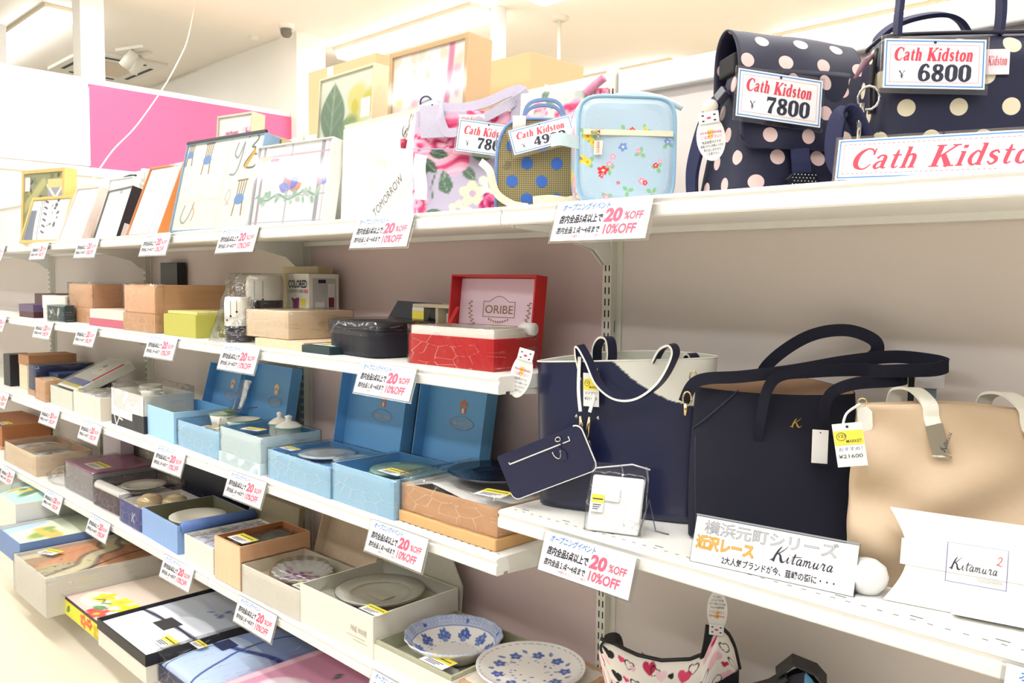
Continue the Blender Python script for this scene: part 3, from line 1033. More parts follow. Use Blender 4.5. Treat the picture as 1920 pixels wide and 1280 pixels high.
closed(t, M('tan_card', (206, 190, 148), .6), .2, .05, .215)
sticker(t, -.02, -.0008, .17, .03, .03, 0, True)
t = box_thing('pitcher_carton', 'printed white carton of a coloured glass pitcher', 'box', -.985, -.107, Z2)
w, h = .118, .193
bx('body', M('printed_carton', (236, 232, 220), .5), t, -w, 0, 0, .1, 0, h)
bx('top_flap', M('brown_flap', (110, 84, 66), .6), t, -w, 0, 0, .1, h, h + .001, 0)
mb = MB()
put_text(mb, 'COLORED', -w + .008, h - .04, .03, 0, 0, .03, .1)
put_text(mb, 'CLEAR PITCHER', -w + .008, h - .055, .014, 0, 0, 0, .08)
put_text(mb, '900', -w + .09, h - .056, .016, 1, 0, .02, .024)
mb.prism([(-w + .03, .06), (-w + .062, .06), (-w + .066, .125), (-w + .04, .12), (-w + .03, .125), (-w + .025, .12), (-w + .033, .11)], 'z', 0, .0003, 2)
mb.box(-w + .03, -w + .062, .05, .085, .0003, .0005, 3)
mb.box(-w + .062, -w + .085, .06, .066, 0, .0003, 2)
mb.box(-w + .079, -w + .085, .02, .066, 0, .0003, 2)
mb.box(-w + .075, -w + .1, .1, .122, 0, .0003, 4)
mb.build('front_print', [INK, PINKP, M('plum_print', (150, 70, 110), .5), M('smoke_print', (60, 50, 60), .5), YEL], t, loc=(0, -.0006, 0), rot=(90, 0, 0))
mb = MB()
mb.box(.012, .09, .085, .18, 0, .0003, 0)
mb.box(.006, .094, .07, .08, 0, .0003, 1)
mb.box(.03, .055, .166, .176, .0003, .0006, 1)
mb.box(.02, .05, .094, .112, .0003, .0006, 2)
mb.box(.062, .085, .095, .165, .0003, .0006, 2)
mb.box(.064, .083, .096, .125, .0006, .0008, 3)
for i in range(6):
    mb.box(.01, .09 - .01 * (i % 3), .062 - .008 * i, .0605 - .008 * i, 0, .0003, 1)
mb.build('side_print', [M('grey_print', (190, 190, 188), .4), INK, WHITE, M('wine_print', (120, 40, 60), .5)], t, loc=(.0006, 0, 0), rot=(90, 0, 90))
t = box_thing('wooden_box', 'pale wooden box stacked on a flat tan box', 'box', -.80, -.282, Z2 + .0225, 1)
bx('body', WOODL, t, -.213, 0, 0, .2, 0, .072)
wrap(t, .213, .2, .072, .0015)
t = box_thing('gift_box', 'flat tan box under the pale wooden box', 'box', -.70, -.299, Z2)
closed(t, M('peach_card', (228, 204, 170), .6), .24, .21, .0215)
t = box_thing('gift_box', 'flat dark green box lying in front, beside the black quilted case', 'box', -.575, -.307, Z2)
closed(t, GREENC, .122, .14, .018)
sticker(t, -.07, .05, .0183, .09, .05)
t = thing('quilted_case', 'black quilted soft case with a clear wrapped lid', 'case', (-.425, -.29, Z2), -5)
rings = [sup(.106, .08, 7, 44, -.112, .085, .002), sup(.109, .084, 7, 44, -.112, .085, .012), sup(.11, .085, 7, 44, -.112, .085, .05), sup(.111, .086, 8, 44, -.112, .085, .064)]
MB().loft(rings, 0, True, True).build('body', M('black_quilt', (22, 24, 36), .6, scale=14, bump=.6), t)
rings = [sup(.112, .087, 8, 44, -.112, .085, .0645), sup(.112, .087, 8, 44, -.112, .085, .074), sup(.105, .08, 7, 44, -.112, .085, .08)]
MB().loft(rings, 0, True, True).build('lid', M('black_quilt'), t)
MB().tube([p for p in sup(.1122, .0872, 8, 44, -.112, .085, .0642)], .0018, 6, closed=True).build('zip_seam', BLACKC, t)
MB().loft([sup(.114, .089, 8, 44, -.112, .085, .05), sup(.114, .089, 8, 44, -.112, .085, .082), sup(.1, .07, 7, 44, -.112, .085, .086)], 0, False, True).build('plastic_wrap', FILM, t)
t = thing('box_lid', 'dark navy lid standing behind the black quilted case', 'lid', (-.52, -.085, Z2), 0, tilt=-14)
MB().prism([(-.2, 0), (.05, 0), (.05, .125), (-.125, .128)], 'y', 0, .02).build('box_lid', M('midnight_card', (24, 30, 48), .5), t)
t = box_thing('display_case', 'cream wooden case with two open compartments behind the red box', 'case', -.352, -.105, Z2)
w = .168
mb = MB()
mb.box(-w, 0, 0, .09, 0, .008).box(-w, 0, 0, .09, .112, .12).box(-w, -w + .012, 0, .09, .008, .112).box(-.01, 0, 0, .09, .008, .112).box(-.082, -.072, 0, .09, .008, .112).box(-w + .012, -.01, .08, .09, .008, .112)
mb.build('case_frame', M('cream_wood', (226, 214, 184), .6, kind='wood', c2=(206, 190, 156), scale=30, p=(.1, 1, 1)), t, .001)
MB().quad((-w, -.001, .03), (-.01, -.001, .03), (-.01, -.001, .11), (-w, -.001, .11)).build('clear_front', CLEAR, t)
bx('inner_box', M('paper_insert', (236, 226, 206), .6), t, -.066, -.014, .02, .07, .06, .1)
mb = MB().box(-.028, .016, -.0024, -.0018, .02, .112).box(-.028, .016, -.0028, -.0024, .076, .104, 1)
for k in range(3):
    mb.box(-.02, .01, -.0028, -.0024, .03 + .013 * k, .034 + .013 * k, 2)
mb.build('price_label', [PAPER, YEL, INK], t, loc=(-w + .03, 0, 0))
# red box with open lid
RED = M('red_card', (196, 22, 26), .42, var=.02)
t = box_thing('presentation_box', 'bright red open presentation box with a pink lined lid', 'box', -.066, -.266, Z2, 1.8)
w, d, h = .255, .125, .064
tray('base', [RED, RED], t, w, d, h, .004)
tray('inner_tray', [IVORY, IVORY], t, w - .008, d - .008, .03, .006, h - .012, x0=-w + .004, y0=.004)
bx('contents_sheet', M('blush_paper', (238, 208, 210), .5), t, -w + .014, -.014, .012, d - .012, h - .002, h + .008, 0)
wrap(t, w, d, h + .017, .002)
sticker(t, -.06, .08, h + .021, .06, .03)
lid = sub('lid', t, (-.024, d + .003, .0), (-6, 0, 0))
tray_o = tray('lid_shell', [RED, RED], lid, w + .004, .193, .036, .004, 0, x0=-w - .002)
tray_o.rotation_euler = (R(90), 0, 0)
tray_o.location = (0, .036, 0)
bx('lid_lining', M('pink_lining', (240, 214, 226), .6, var=.01), lid, -w + .003, -.003, .0304, .0318, .006, .187, 0)
mb = MB()
put_text(mb, 'ORIBE', -.043, .098, .026, 0, 0, .004, .086)
put_text(mb, 'picasso', -.02, .058, .014, 0, 0, 0, .05)
for a, b in (((-.048, .09), (.048, .09)), ((-.048, .124), (-.03, .124)), ((.03, .124), (.048, .124)), ((-.048, .09), (-.048, .124)), ((.048, .09), (.048, .124))):
    mb.box(min(a[0], b[0]) - .0006, max(a[0], b[0]) + .0006, min(a[1], b[1]) - .0006, max(a[1], b[1]) + .0006, 0, .0004)
arc = [(-.03 + .003 * k, .124 + .012 * math.sin(math.pi * k / 20), .0002) for k in range(21)]
mb.tube(arc, .0006, 4)
for s_ in (-1, 1):
    st = spline([(s_ * .09, .125), (s_ * .088, .095), (s_ * .075, .07), (s_ * .055, .055)], 6)
    mb.tube([(p[0], p[1], .0003) for p in st], .0005, 4)
    for k, p in enumerate(st[1:]):
        for e in ((-1,) if k % 2 else (1,)):
            mb.box(p[0] + e * .004 - .002, p[0] + e * .004 + .002, p[1] + .001 - .0015, p[1] + .001 + .0015, 0, .0004)
for k in range(9):
    mb.box(-.03 + .0072 * k, -.0265 + .0072 * k, .083 - .006 * math.sin(math.pi * k / 8), .087 - .006 * math.sin(math.pi * k / 8), 0, .0004)
mb.build('lid_print', M('gold_brown_print', (150, 116, 70), .5), lid, loc=(-w / 2, .03, .012), rot=(90, 0, 0))
MB().strap([(-w + .004, .11, h + .012), (-w + .0, d + .02, h + .055)], .012, .001, (1, 0, 0)).build('lid_ribbon', RED, t)
MB().tube([(-.022, d - .02, h + .017), (.012, d - .02, h + .017)], .013, 16).build('paper_roll', PACK, t)

# ---- third shelf
t = box_thing('gift_box', 'small black box with a green edge at the far left of the third shelf', 'box', -3.36, -.25, Z3)
closed(t, BLACKC, .1, .1, .15)
bx('edge_band', M('leaf_green_card', (120, 150, 50), .5), t, -.104, -.1003, 0, .1, 0, .15, 0)
t = box_thing('gift_box', 'brown wooden box with a lighter lower tier at the left of the third shelf', 'box', -3.12, -.235, Z3)
bx('body', WOODL, t, -.15, 0, 0, .2, 0, .115)
bx('lid', M('brown_lid_wood', (186, 138, 98), .6, kind='wood', c2=(166, 116, 78), scale=40, p=(.1, .1, 1)), t, -.152, .002, -.002, .202, .1155, .162)
t = box_thing('gift_box', 'tall navy box wrapped in film on an orange wooden base', 'box', -2.915, -.265, Z3)
bx('body', NAVYC, t, -.105, 0, 0, .24, .025, .132)
bx('base', WOODP, t, -.107, .002, -.002, .242, 0, .0245)
wrap(t, .105, .24, .132, .004)
t = box_thing('gift_box', 'dark navy box with lighter lid beside the tall navy one', 'box', -2.79, -.215, Z3)
bx('body', M('ink_card', (26, 28, 60), .5), t, -.115, 0, 0, .2, 0, .085)
bx('lid', M('denim_card', (44, 62, 110), .5), t, -.117, .002, -.002, .202, .0855, .106)
t = box_thing('wooden_box', 'small brown wooden box with white label beside the grey figurine box', 'box', -2.70, -.293, Z3, -3)
bx('body', WOODP, t, -.16, 0, 0, .075, 0, .09)
sticker(t, -.05, .036, .0908, .08, .05)
wrap(t, .16, .075, .09, .002)
t = box_thing('gift_box', 'pale grey box with a slanted clear lid and a blue printed card', 'box', -2.39, -.29, Z3, -2)
GREYG = M('grey_green_card', (206, 208, 194), .6)
tray('body', [GREYG, GREYG], t, .29, .1, .075, .003)
lid2 = MB()
lid2.prism([(.0, .0), (.21, .1), (.225, .07), (.02, -.025)], 'x', -.27, -.01, 0)
lid2.build('slanted_lid', M('grey_window_card', (214, 212, 200), .5), t, loc=(0, .02, .078))
k = .1 / .21


def figp(P):
    P.rect(0, .1, 0, .7, (222, 196, 60))
    P.rect(.1, .28, 0, .7, (62, 84, 160))
    P.disc(.62, .35, .12, (250, 248, 240), .18)
    P.disc(.66, .36, .05, (226, 160, 60), .03)
    P.disc(.8, .3, .05, (40, 40, 48), .05)
    P.disc(.55, .5, .05, (250, 248, 244), .05)
    P.rect(.3, 1, .62, .7, (190, 40, 60))


sheet('printed_card', t, lambda U, V: (-.26 + .24 * V, .03 + .18 * U, .0835 + .18 * k * U), figp, 60, 40, 1, .7)
sheet('clear_cover', t, lambda U, V: (-.268 + .256 * V, .02 + .205 * U, .088 + .205 * k * U), lambda P: None, 4, 4, mat=CLEAR)
t = box_thing('gift_box', 'open cream cardboard box with crumpled film on top', 'box', -2.071, -.298, Z3, -2)
tray('body', [CREAM, CREAM], t, .31, .2, .083, .003)
crumple('crumpled_film', t, FILM, -.3, -.01, .01, .19, .082, .014, 20, 4)
crumple('packing_paper', t, PACK, -.3, -.01, .008, .19, .066, .01, 14, 5)
bx('corner_seam', M('seam_card', (190, 178, 150), .7), t, -.062, -.0612, -.0004, 0, .0, .08, 0)  # thin darker strip for the seam on the box front
# white box of tea cups on a black box
t = box_thing('gift_box', 'black box with white ribbon lines under the white tea cup box', 'box', -1.715, -.285, Z3, -1)
closed(t, BLACKC, .3, .18, .058)
mb = MB()
for a, b in (((-.28, .05), (-.25, .0)), ((-.25, .0), (-.2, .055)), ((-.23, .03), (-.19, .025))):
    mb.strap([(a[0], -.0006, a[1]), (b[0], -.0006, b[1])], .006, .0006, (1, 0, 0))
mb.build('ribbon', PACK, t)
t = box_thing('gift_box', 'white open box of tea cups with a blank sheet over its front', 'box', -1.72, -.28, Z3 + .0585, 0)
tray('body', [IVORY, IVORY], t, .285, .17, .068, .003)
MB().box(-.283, -.004, -.0032, -.0022, -.03, .066).build('blank_sheet', PAPER, t, rot=(0, 1.5, 0))
wrap(t, .285, .17, .088, .001, puff=.006)
bx('packing_bed', PACK, t, -.28, -.005, .005, .165, .004, .03, .003)
cup('tea_cup', 'white tea cup at the front of the white box', at(t, (-.09, .06, .032)), .036, .045, group='tea cups in the white box', rz=30)
cup('tea_cup', 'white tea cup lying at the rear of the white box', at(t, (-.19, .1, .032)), .04, .05, group='tea cups in the white box', rz=200)
t = thing('box_lid', 'black box lid leaning behind the white tea cup box', 'lid', (-1.62, -.07, Z3), 2, tilt=-30)
MB().box(-.2, .14, 0, .02, 0, .165).build('box_lid', BLACKC, t, .001)


def emblem(parent, x, y, s, ink, two=True, rz=0, loc=None, rot=(90, 0, 0)):
    mb = MB()
    for k in range(3):
        mb.lathe([(0, .0003), (.006 * s, .0003)], 10, 1, ((k - 1) * .009 * s, (.034 + .006 * (k == 1)) * s, 0))
    mb.box(-.011 * s, .011 * s, .012 * s, .026 * s, 0, .0004, 1)
    mb.box(-.004 * s, .004 * s, .013 * s, .024 * s, .0004, .0006, 2)
    pts = [(math.cos(a) * .042 * s * (1 + .06 * math.cos(4 * a)), math.sin(a) * .017 * s - .012 * s, .0003) for a in [2 * math.pi * i / 40 for i in range(40)]]
    mb.tube(pts, .0006 * s, 4, 0, True)
    put_text(mb, 'Red Table Ware', -.031 * s, -.017 * s, .0125 * s, 0, .3, 0, .062 * s)
    return mb.build('lid_print', [GOLD, ink, WHITE], parent, loc=loc, rot=rot)


def blue_box(label, x, w, d, h, a=0, y=-.29, mat=LBLUE, lid=0, lean=12, lidx=0, ink=None):
    t = box_thing('gift_box', label, 'box', x, y, Z3, a, 'light blue tableware boxes')
    tray('body', [mat, LBLUE2], t, w, d, h, .004)
    if lid:
        l = sub('lid', t, (lidx, d + .004, h * .5), (-lean, 0, 0))
        sh = tray('lid_shell', [LBLUE2, LBLUE2], l, w + .004, lid, .036, .003)
        sh.rotation_euler = (R(90), 0, 0)
        sh.location = (.002, .036, 0)
        if ink:
            emblem(l, 0, 0, 1.0, ink, loc=(-w * .45, .0325, lid * .52))
    return t


ORG = M('orange_print', (206, 110, 66), .5)
t1 = blue_box('light blue box at the left with a tall blue lid standing behind it', -1.484, .255, .18, .1, -3, -.285, lid=.185, lean=14, ink=GOLD)
bx('inner_card', PBLUE, t1, -.24, -.02, .012, .17, .055, .06, 0)
t2 = blue_box('light blue box of green rimmed tea cups with a tall blue lid', -1.167, .3, .19, .08, -2, -.29, lid=.215, lean=10, ink=GOLD)
bx('packing_bed', PACK, t2, -.29, -.01, .01, .18, .004, .044, .003)
GRIM = M('green_rim', (120, 170, 150), .3)
cup('tea_cup', 'green rimmed tea cup at the left of the light blue box', at(t2, (-.17, .09, .05)), .042, .058, GRIM, 'green rimmed tea cups', rz=-40)
cup('tea_cup', 'green rimmed tea cup at the right of the light blue box', at(t2, (-.075, .11, .045)), .05, .055, GRIM, 'green rimmed tea cups', rz=-20)
sticker(t2, -.1, .025, .0805, .07, .03, 20)
mb = MB()
P_ = spline([(-.26, .16, .1), (-.2, .12, .112), (-.15, .1, .115)], 6)
mb.strap(P_, .035, .001, (.3, .8, 0))
mb.build('green_leaf_ribbon', M('leaf_green', (130, 170, 96), .6), t2)
MB().strap([(-.14, .11, .12), (-.09, .12, .128), (-.05, .14, .135)], [.012, .02, .008], .002, (.2, .9, 0)).build('brown_bow', M('dark_brown_ribbon', (74, 60, 46), .5), t2)
MB().loft([sup(.02, .014, 2.2, 20, -.2, .14, .1), sup(.03, .012, 2.2, 20, -.185, .15, .14), sup(.026, .01, 2.2, 20, -.17, .155, .175), sup(.034, .006, 2.2, 20, -.155, .16, .205)], 0, False, False).build('film_tuft', FILM, t2)
wrap(t2, .3, .19, .08, .003, puff=.005)
t3 = blue_box('pale ice blue box holding a lidded sugar pot', -.919, .247, .18, .1, -2, -.297, PBLUE)
bx('base_lip', PBLUE, t3, -.25, .003, -.004, .184, 0, .03, .001)
for x, y, s_, lb in ((-.07, .12, 1, 'lidded sugar pot at the right of the ice blue box'), (-.14, .13, .85, 'lidded creamer pot left of the sugar pot')):
    p = at(t3, (x, y, .0625))
    pot = thing('sugar_pot', lb, 'pot', p, 0, 'pots in the ice blue box')
    MB().lathe([(0, 0), (.028 * s_, 0), (.036 * s_, .02), (.034 * s_, .04), (.036 * s_, .042), (.037 * s_, .045)], 28).build('body', CHINA, pot)
    MB().lathe([(.038 * s_, .0455), (.036 * s_, .05), (.02 * s_, .06), (.008 * s_, .063), (.009 * s_, .07), (.011 * s_, .076), (0, .08)], 28).build('lid', CHINA, pot)
    MB().lathe([(.0375 * s_, .0425), (.039 * s_, .045), (.0375 * s_, .0475)], 28).build('rim_band', GRIM, pot)
bx('packing_bed', M('grey_tissue', (186, 196, 200), .6), t3, -.24, -.007, .008, .172, .004, .062, .002)
wrap(t3, .247, .18, .1, .002, puff=.006)
sticker(t3, -.12, .04, .1035, .07, .035, 15)
t4 = blue_box('wide light blue box with two round plates under film', -.586, .3, .19, .075, -1, -.3, lid=.27, lean=9, ink=ORG)
bx('insert_card', LBLUE2, t4, -.294, -.006, .006, .184, .05, .056, 0)
plate('plate', 'pale plate at the rear left of the wide light blue box', 'plate', at(t4, (-.18, .105, .058)), .075, 0, M('ice_china', (208, 218, 222), .15, coat=.4), depth=.01, group='plates in the blue boxes')
plate('plate', 'pale plate at the right of the wide light blue box', 'plate', at(t4, (-.07, .12, .058)), .058, 0, M('ice_china'), depth=.01, group='plates in the blue boxes')
sticker(t4, -.255, .04, .0785, .06, .03)
wrap(t4, .3, .19, .077, .002, puff=.002)
t5 = blue_box('large light blue box of stacked green plates with a tall lid', -.338, .246, .2, .088, -1, -.3, lid=.29, lean=9, lidx=.035, ink=ORG)
bx('insert_card', LBLUE2, t5, -.24, -.006, .006, .194, .04, .046, 0)
GREENP = M('jade_china', (168, 206, 176), .12, coat=.5)
for k in range(3):
    plate('plate', ['lowest green plate of the stack', 'middle green plate of the stack', 'topmost green plate with yellow middle in the blue box'][k], 'plate', at(t5, (-.125 + .006 * k, .11, .049 + .008 * k)), .078, 0, GREENP, depth=.012, group='green plates in the blue box')
o = MB().lathe([(0, .0), (.05, .0)], 36).build('plate_print', M('lemon_print', (216, 214, 150), .2))
o.parent = [x for x in bpy.data.objects if x.get('label', '').startswith('topmost green')][0]
o.location = (0, 0, .0075)
MB().strap(spline([(-.05, .05, .06), (-.03, .09, .075), (-.02, .15, .085)], 5), [.01 + .001 * k for k in range(11)], .004, (1, 0, 0)).build('green_server', GREENP, t5)
sticker(t5, -.06, .045, .0905, .075, .04, 0)
wrap(t5, .246, .2, .088, .002, puff=.003)
# plate in wrapped wooden box on bamboo tray
t = box_thing('wooden_tray', 'flat bamboo coloured wooden tray under the wrapped plate box', 'tray', -.03, -.291, Z3)
bx('wooden_tray', BAMBOO, t, -.304, 0, 0, .25, 0, .024, .003)
t = box_thing('wooden_box', 'film wrapped wooden box with white lining on the bamboo tray', 'box', -.037, -.28, Z3 + .0245, .5)
tray('body', [WOODP, PACK], t, .296, .235, .058, .005)
MB().add([(-.29, .01, .05), (-.2, .005, .072), (-.1, .006, .056), (-.006, .01, .052), (-.006, .22, .056), (-.1, .225, .07), (-.2, .225, .06), (-.29, .22, .052)], [(0, 1, 6, 7), (1, 2, 5, 6), (2, 3, 4, 5)], 0).build('lining_cloth', PACK, t)
wrap(t, .296, .235, .076, .003, puff=.008)
sticker(t, -.03, .02, .0795, .065, .05, 10)
plate('plate', 'dark navy plate lying on the white lined wooden box', 'plate', at(t, (-.13, .125, .0725)), .105, 0, M('navy_china', (22, 28, 52), .12, coat=.6), depth=.018)

# ---- fourth shelf
t = box_thing('wooden_box', 'brown wooden box at the far left of the fourth shelf', 'box', -3.605, -.23, Z4 + .014)
bx('body', WOODD, t, -.5, 0, 0, .225, 0, .101)
sticker(t, -.1, .04, .1015, .1, .05)
t = box_thing('gift_box', 'flat brown base box under the far left wooden box', 'box', -3.59, -.24, Z4)
closed(t, WOODP, .53, .24, .0135)
t = box_thing('gift_box', 'green and black bottle shaped packet beside the lilac card', 'packet', -2.745, -.05, Z4)
closed(t, M('bottle_green_card', (60, 74, 40), .4), .05, .05, .19)
t = box_thing('gift_box', 'upright lilac grey box with small dark blue lettering', 'box', -2.53, -.06, Z4, 0)
bx('body', M('lilac_card', (206, 194, 204), .6), t, -.2, 0, 0, .055, 0, .25)
mb = MB()
put_text(mb, 'marie claire', -.15, .19, .022, 0, 0, .02, .12)
mb.build('printed_text', M('print_navy', (40, 50, 110), .5), t, loc=(0, -.0008, 0), rot=(90, 0, 0))
t = box_thing('wooden_box', 'beige wooden tray box with blue patterned dishes', 'box', -2.854, -.292, Z4)
tray('body', [WOODL, WOODP], t, .46, .225, .09, .006)
bx('divider', WOODL, t, -.255, -.25, .006, .219, .006, .088, .0005)


def bluedish(P):
    P.speck(40, .12, [(64, 96, 160), (226, 222, 204), (190, 150, 130), (90, 130, 190)], 5, (0, 2), (0, 1))


sheet('patterned_cloth', t, flat(-.448, -.26, .012, .21, .06, .02), bluedish, 50, 40, 2, 1)
sheet('patterned_dishes', t, flat(-.245, -.012, .012, .21, .062, .016), lambda P: (P.disc(.7, .5, .5, (186, 186, 172)), P.disc(.7, .5, .3, (110, 120, 130)), P.speck(20, .1, [(70, 90, 150), (40, 50, 60)], 8, (.3, 1.4), (.2, .9))), 50, 40, 2, 1, VG)
wrap(t, .46, .225, .092, .003)
t = thing('plastic_bundle', 'crumpled clear plastic bundle beside the purple box', 'plastic wrap', (-2.7, -.22, Z4))
MB().loft([sup(.1, .06, 2.2, 24, 0, 0, .001), sup(.12, .07, 2.2, 24, 0, 0, .025), sup(.08, .05, 2.2, 24, .01, .01, .055), sup(.02, .02, 2.2, 24, .03, .02, .075)], 0, False, True).build('plastic_bundle', FILM, t)
t = box_thing('gift_box', 'purple topped grey box wrapped in clear film', 'box', -2.265, -.262, Z4, 0)
bx('body', M('slate_card', (150, 146, 148), .5), t, -.31, 0, 0, .24, 0, .106)
bx('lid', M('plum_card', (150, 92, 122), .45), t, -.312, .002, -.002, .242, .1065, .113)
sticker(t, -.12, .06, .1135, .14, .06)
wrap(t, .31, .24, .114, .004, puff=.006)
t = box_thing('gift_box', 'maroon box holding a stack of packed china plates', 'box', -1.98, -.265, Z4, 1)
tray('body', [M('maroon_card', (66, 34, 56), .5), M('maroon_card')], t, .26, .24, .062, .004)
bx('packing_bed', PACK, t, -.25, -.01, .01, .23, .004, .045, .004)
MB().tube([(-.26, .02, .072), (.0, .02, .072)], .018, 14).build('packing_roll', PACK, t)
for k, (x, y, r_) in enumerate(((-.14, .11, .085), (-.12, .13, .08))):
    plate('plate', ['lower packed china plate in the maroon box', 'upper packed china plate in the maroon box'][k], 'plate', at(t, (x, y, .047 + .014 * k)), r_, 0, depth=.016, group='plates in the maroon box')
wrap(t, .26, .24, .09, .002, puff=.008)
t = thing('box_lid', 'dark navy lid standing upright at the back of the fourth shelf', 'lid', (-1.62, -.005, Z4), 0)
bx('box_lid', M('dark_navy_card', (24, 26, 50), .5), t, -.42, .1, -.014, .012, 0, .2, .001)
t = box_thing('gift_box', 'navy fronted box with gold pearl bowls in white packing', 'box', -1.737, -.288, Z4, -1)
tray('body', [M('royal_card', (46, 58, 140), .5), IVORY], t, .205, .22, .078, .004)
bx('packing_bed', PACK, t, -.2, -.005, .005, .215, .004, .05, .004)
for k, (x, y) in enumerate(((-.14, .08), (-.07, .14))):
    o = MB().lathe([(0, 0), (.035, .0), (.045, .012), (.04, .03), (.02, .042), (0, .045)], 28, sq=1).build('pearl_bowl', M('pearl_glaze', (226, 202, 158), .2, .3))
    o.location = at(t, (x, y, .052))
    tag(o, ['upturned pearl gold bowl at the left of the navy fronted box', 'upturned pearl gold bowl at the right of the navy fronted box'][k], 'bowl', 'pearl bowls')
mb = MB()
put_text(mb, 'K', -.1, .02, .05, 0, .3, .01)
mb.build('printed_mark', M('print_silver', (190, 196, 216), .4), t, loc=(0, -.0008, 0), rot=(90, 0, 0))
wrap(t, .205, .22, .088, .002, puff=.005)
t = box_thing('gift_box', 'light blue open box with olive lining and a white plate', 'box', -1.436, -.3, Z4, -2)
tray('body', [M('periwinkle_card', (138, 172, 222), .55), M('olive_lining', (120, 116, 90), .7)], t, .298, .25, .09, .005)
MB().tube([(.012, .01, .088), (.012, .25, .088)], .018, 12).build('rolled_flap', M('blue_flap', (92, 124, 190), .5), t)
bx('packing_bed', M('olive_lining'), t, -.28, -.02, .02, .23, .006, .04, .004)
plate('plate', 'white plate inside the olive lined light blue box', 'plate', at(t, (-.13, .12, .045)), .09, 0, depth=.03)
t = thing('box_lid', 'khaki lid leaning behind the light blue box with olive lining', 'lid', (-1.33, -.045, Z4), 0, tilt=-6)
bx('box_lid', M('khaki_card', (168, 156, 124), .6), t, -.15, .16, 0, .02, 0, .15, .001)
bx('lid_band', M('deep_blue_card', (44, 58, 104), .5), t, .0, .158, -.0012, 0, .0, .07, 0)
t = box_thing('gift_box', 'white box with a film bundle between the blue and wooden boxes', 'box', -1.19, -.302, Z4, -1)
tray('body', [IVORY, IVORY], t, .2, .25, .078, .003)
crumple('film_bundle', t, FILM, -.19, -.01, .01, .24, .07, .02, 18, 9)
bx('packing_bed', M('lavender_tissue', (206, 206, 220), .6), t, -.19, -.008, .008, .24, .004, .066, .003)
t = box_thing('wooden_box', 'open wooden box with a dark packed bowl and a price label', 'box', -1.014, -.309, Z4)
tray('body', [WOODP, WOODD], t, .153, .22, .125, .005)
bx('end_panel', M('peach_wood', (236, 208, 172), .5, kind='wood', c2=(226, 190, 148), scale=40, p=(1, 1, .1)), t, -.151, -.002, -.001, 0, .002, .123, 0)
bx('packing_bed', M('smoke_packing', (110, 116, 106), .4), t, -.146, -.007, .007, .21, .005, .1, .003)
crumple('crumpled_film', t, FILM, -.146, -.007, .007, .213, .108, .014, 16, 12)
sticker(t, -.07, .045, .124, .09, .05, 0)
t = box_thing('gift_box', 'white box with a pink flower bowl under a dome and a tan lid', 'box', -.718, -.303, Z4, 1)
tray('body', [IVORY, CREAM], t, .29, .2, .079, .004)
bx('packing_bed', M('tan_bed', (214, 190, 160), .6), t, -.28, -.01, .01, .19, .004, .048, .003)
MB().lathe([(.1, 0), (.098, .02), (.08, .04), (.04, .052), (0, .055)], 36, sq=.85).build('clear_dome', CLEAR, t, loc=(-.145, .1, .05))
wrap(t, .29, .2, .08, .002, puff=.002)
sticker(t, -.02, .02, .083, .05, .03)


def pinkb(P):
    for k in range(26):
        a, r_ = k * 2.4, .09 * (k % 9)
        P.disc(math.cos(a) * r_, math.sin(a) * r_ * .8, .12, [(190, 130, 190), (160, 80, 160), (214, 170, 206)][k % 3], .08, a, .3)


painted_bowl('flower_bowl', 'white scalloped bowl with pink flowers under the clear dome', 'bowl', at(t, (-.145, .1, .05)), .088, .02, pinkb, .05, sq=.85)
t = thing('box_lid', 'tan lid leaning back behind the pink flower bowl', 'lid', (-.72, -.098, Z4), 0, tilt=-16)
TANL = M('tan_lid_card', (214, 192, 164), .6)
mb = MB().box(-.29, 0, .03, .034, 0, .23).box(-.29, -.286, 0, .03, 0, .23).box(-.004, 0, 0, .03, 0, .23).box(-.286, -.004, 0, .03, 0, .004).box(-.286, -.004, 0, .03, .226, .23)
mb.build('box_lid', TANL, t)
t = box_thing('gift_box', 'cream box with a large rimmed plate seen through its clear window', 'box', -.418, -.297, Z4, 1)
tray('body', [IVORY, IVORY], t, .301, .262, .1, .004)
bx('insert_card', M('stone_card', (196, 190, 172), .6), t, -.296, -.005, .005, .257, .06, .066, 0)
sheet('clear_window', t, flat(-.296, -.005, .005, .257, .0995), lambda P: None, 4, 4, mat=CLEAR)
mb = MB()
put_text(mb, 'FINE WARE', -.085, .045, .02, 0, 0, 0, .062)
mb.box(-.1, -.03, .034, .035, 0, .0003).box(-.075, -.02, .026, .027, 0, .0003)
mb.build('printed_text', M('print_grey', (176, 164, 146), .6), t, loc=(0, -.0008, 0), rot=(90, 0, 0))
sticker(t, -.03, .025, .1005, .07, .035)
pl = plate('plate', 'large pale plate with a thin dark rim line in the cream box', 'plate', at(t, (-.15, .135, .0675)), .112, 0, M('ivory_china', (214, 210, 196), .2, coat=.3), depth=.02)
MB().lathe([(.1115, .0215), (.1125, .0225), (.111, .0235)], 60).build('rim_line', M('pewter_line', (110, 112, 112), .3), pl)
MB().lathe([(.073, .0135), (.075, .0142)], 60).build('inner_line', M('pewter_line_pale', (176, 174, 164), .4), pl)
bx('paper_slip', M('slip_paper', (206, 198, 184), .6), pl, -.03, .035, -.02, .02, .008, .0088, 0)
t = thing('box_lid', 'grey cream lid standing behind the cream plate box', 'lid', (-.42, -.032, Z4), 1, tilt=-4)
MB().prism([(-.3, 0), (0, 0), (0, .1), (-.07, .2), (-.3, .2)], 'y', 0, .004).build('box_lid', M('stone_lid_card', (208, 204, 190), .6), t)
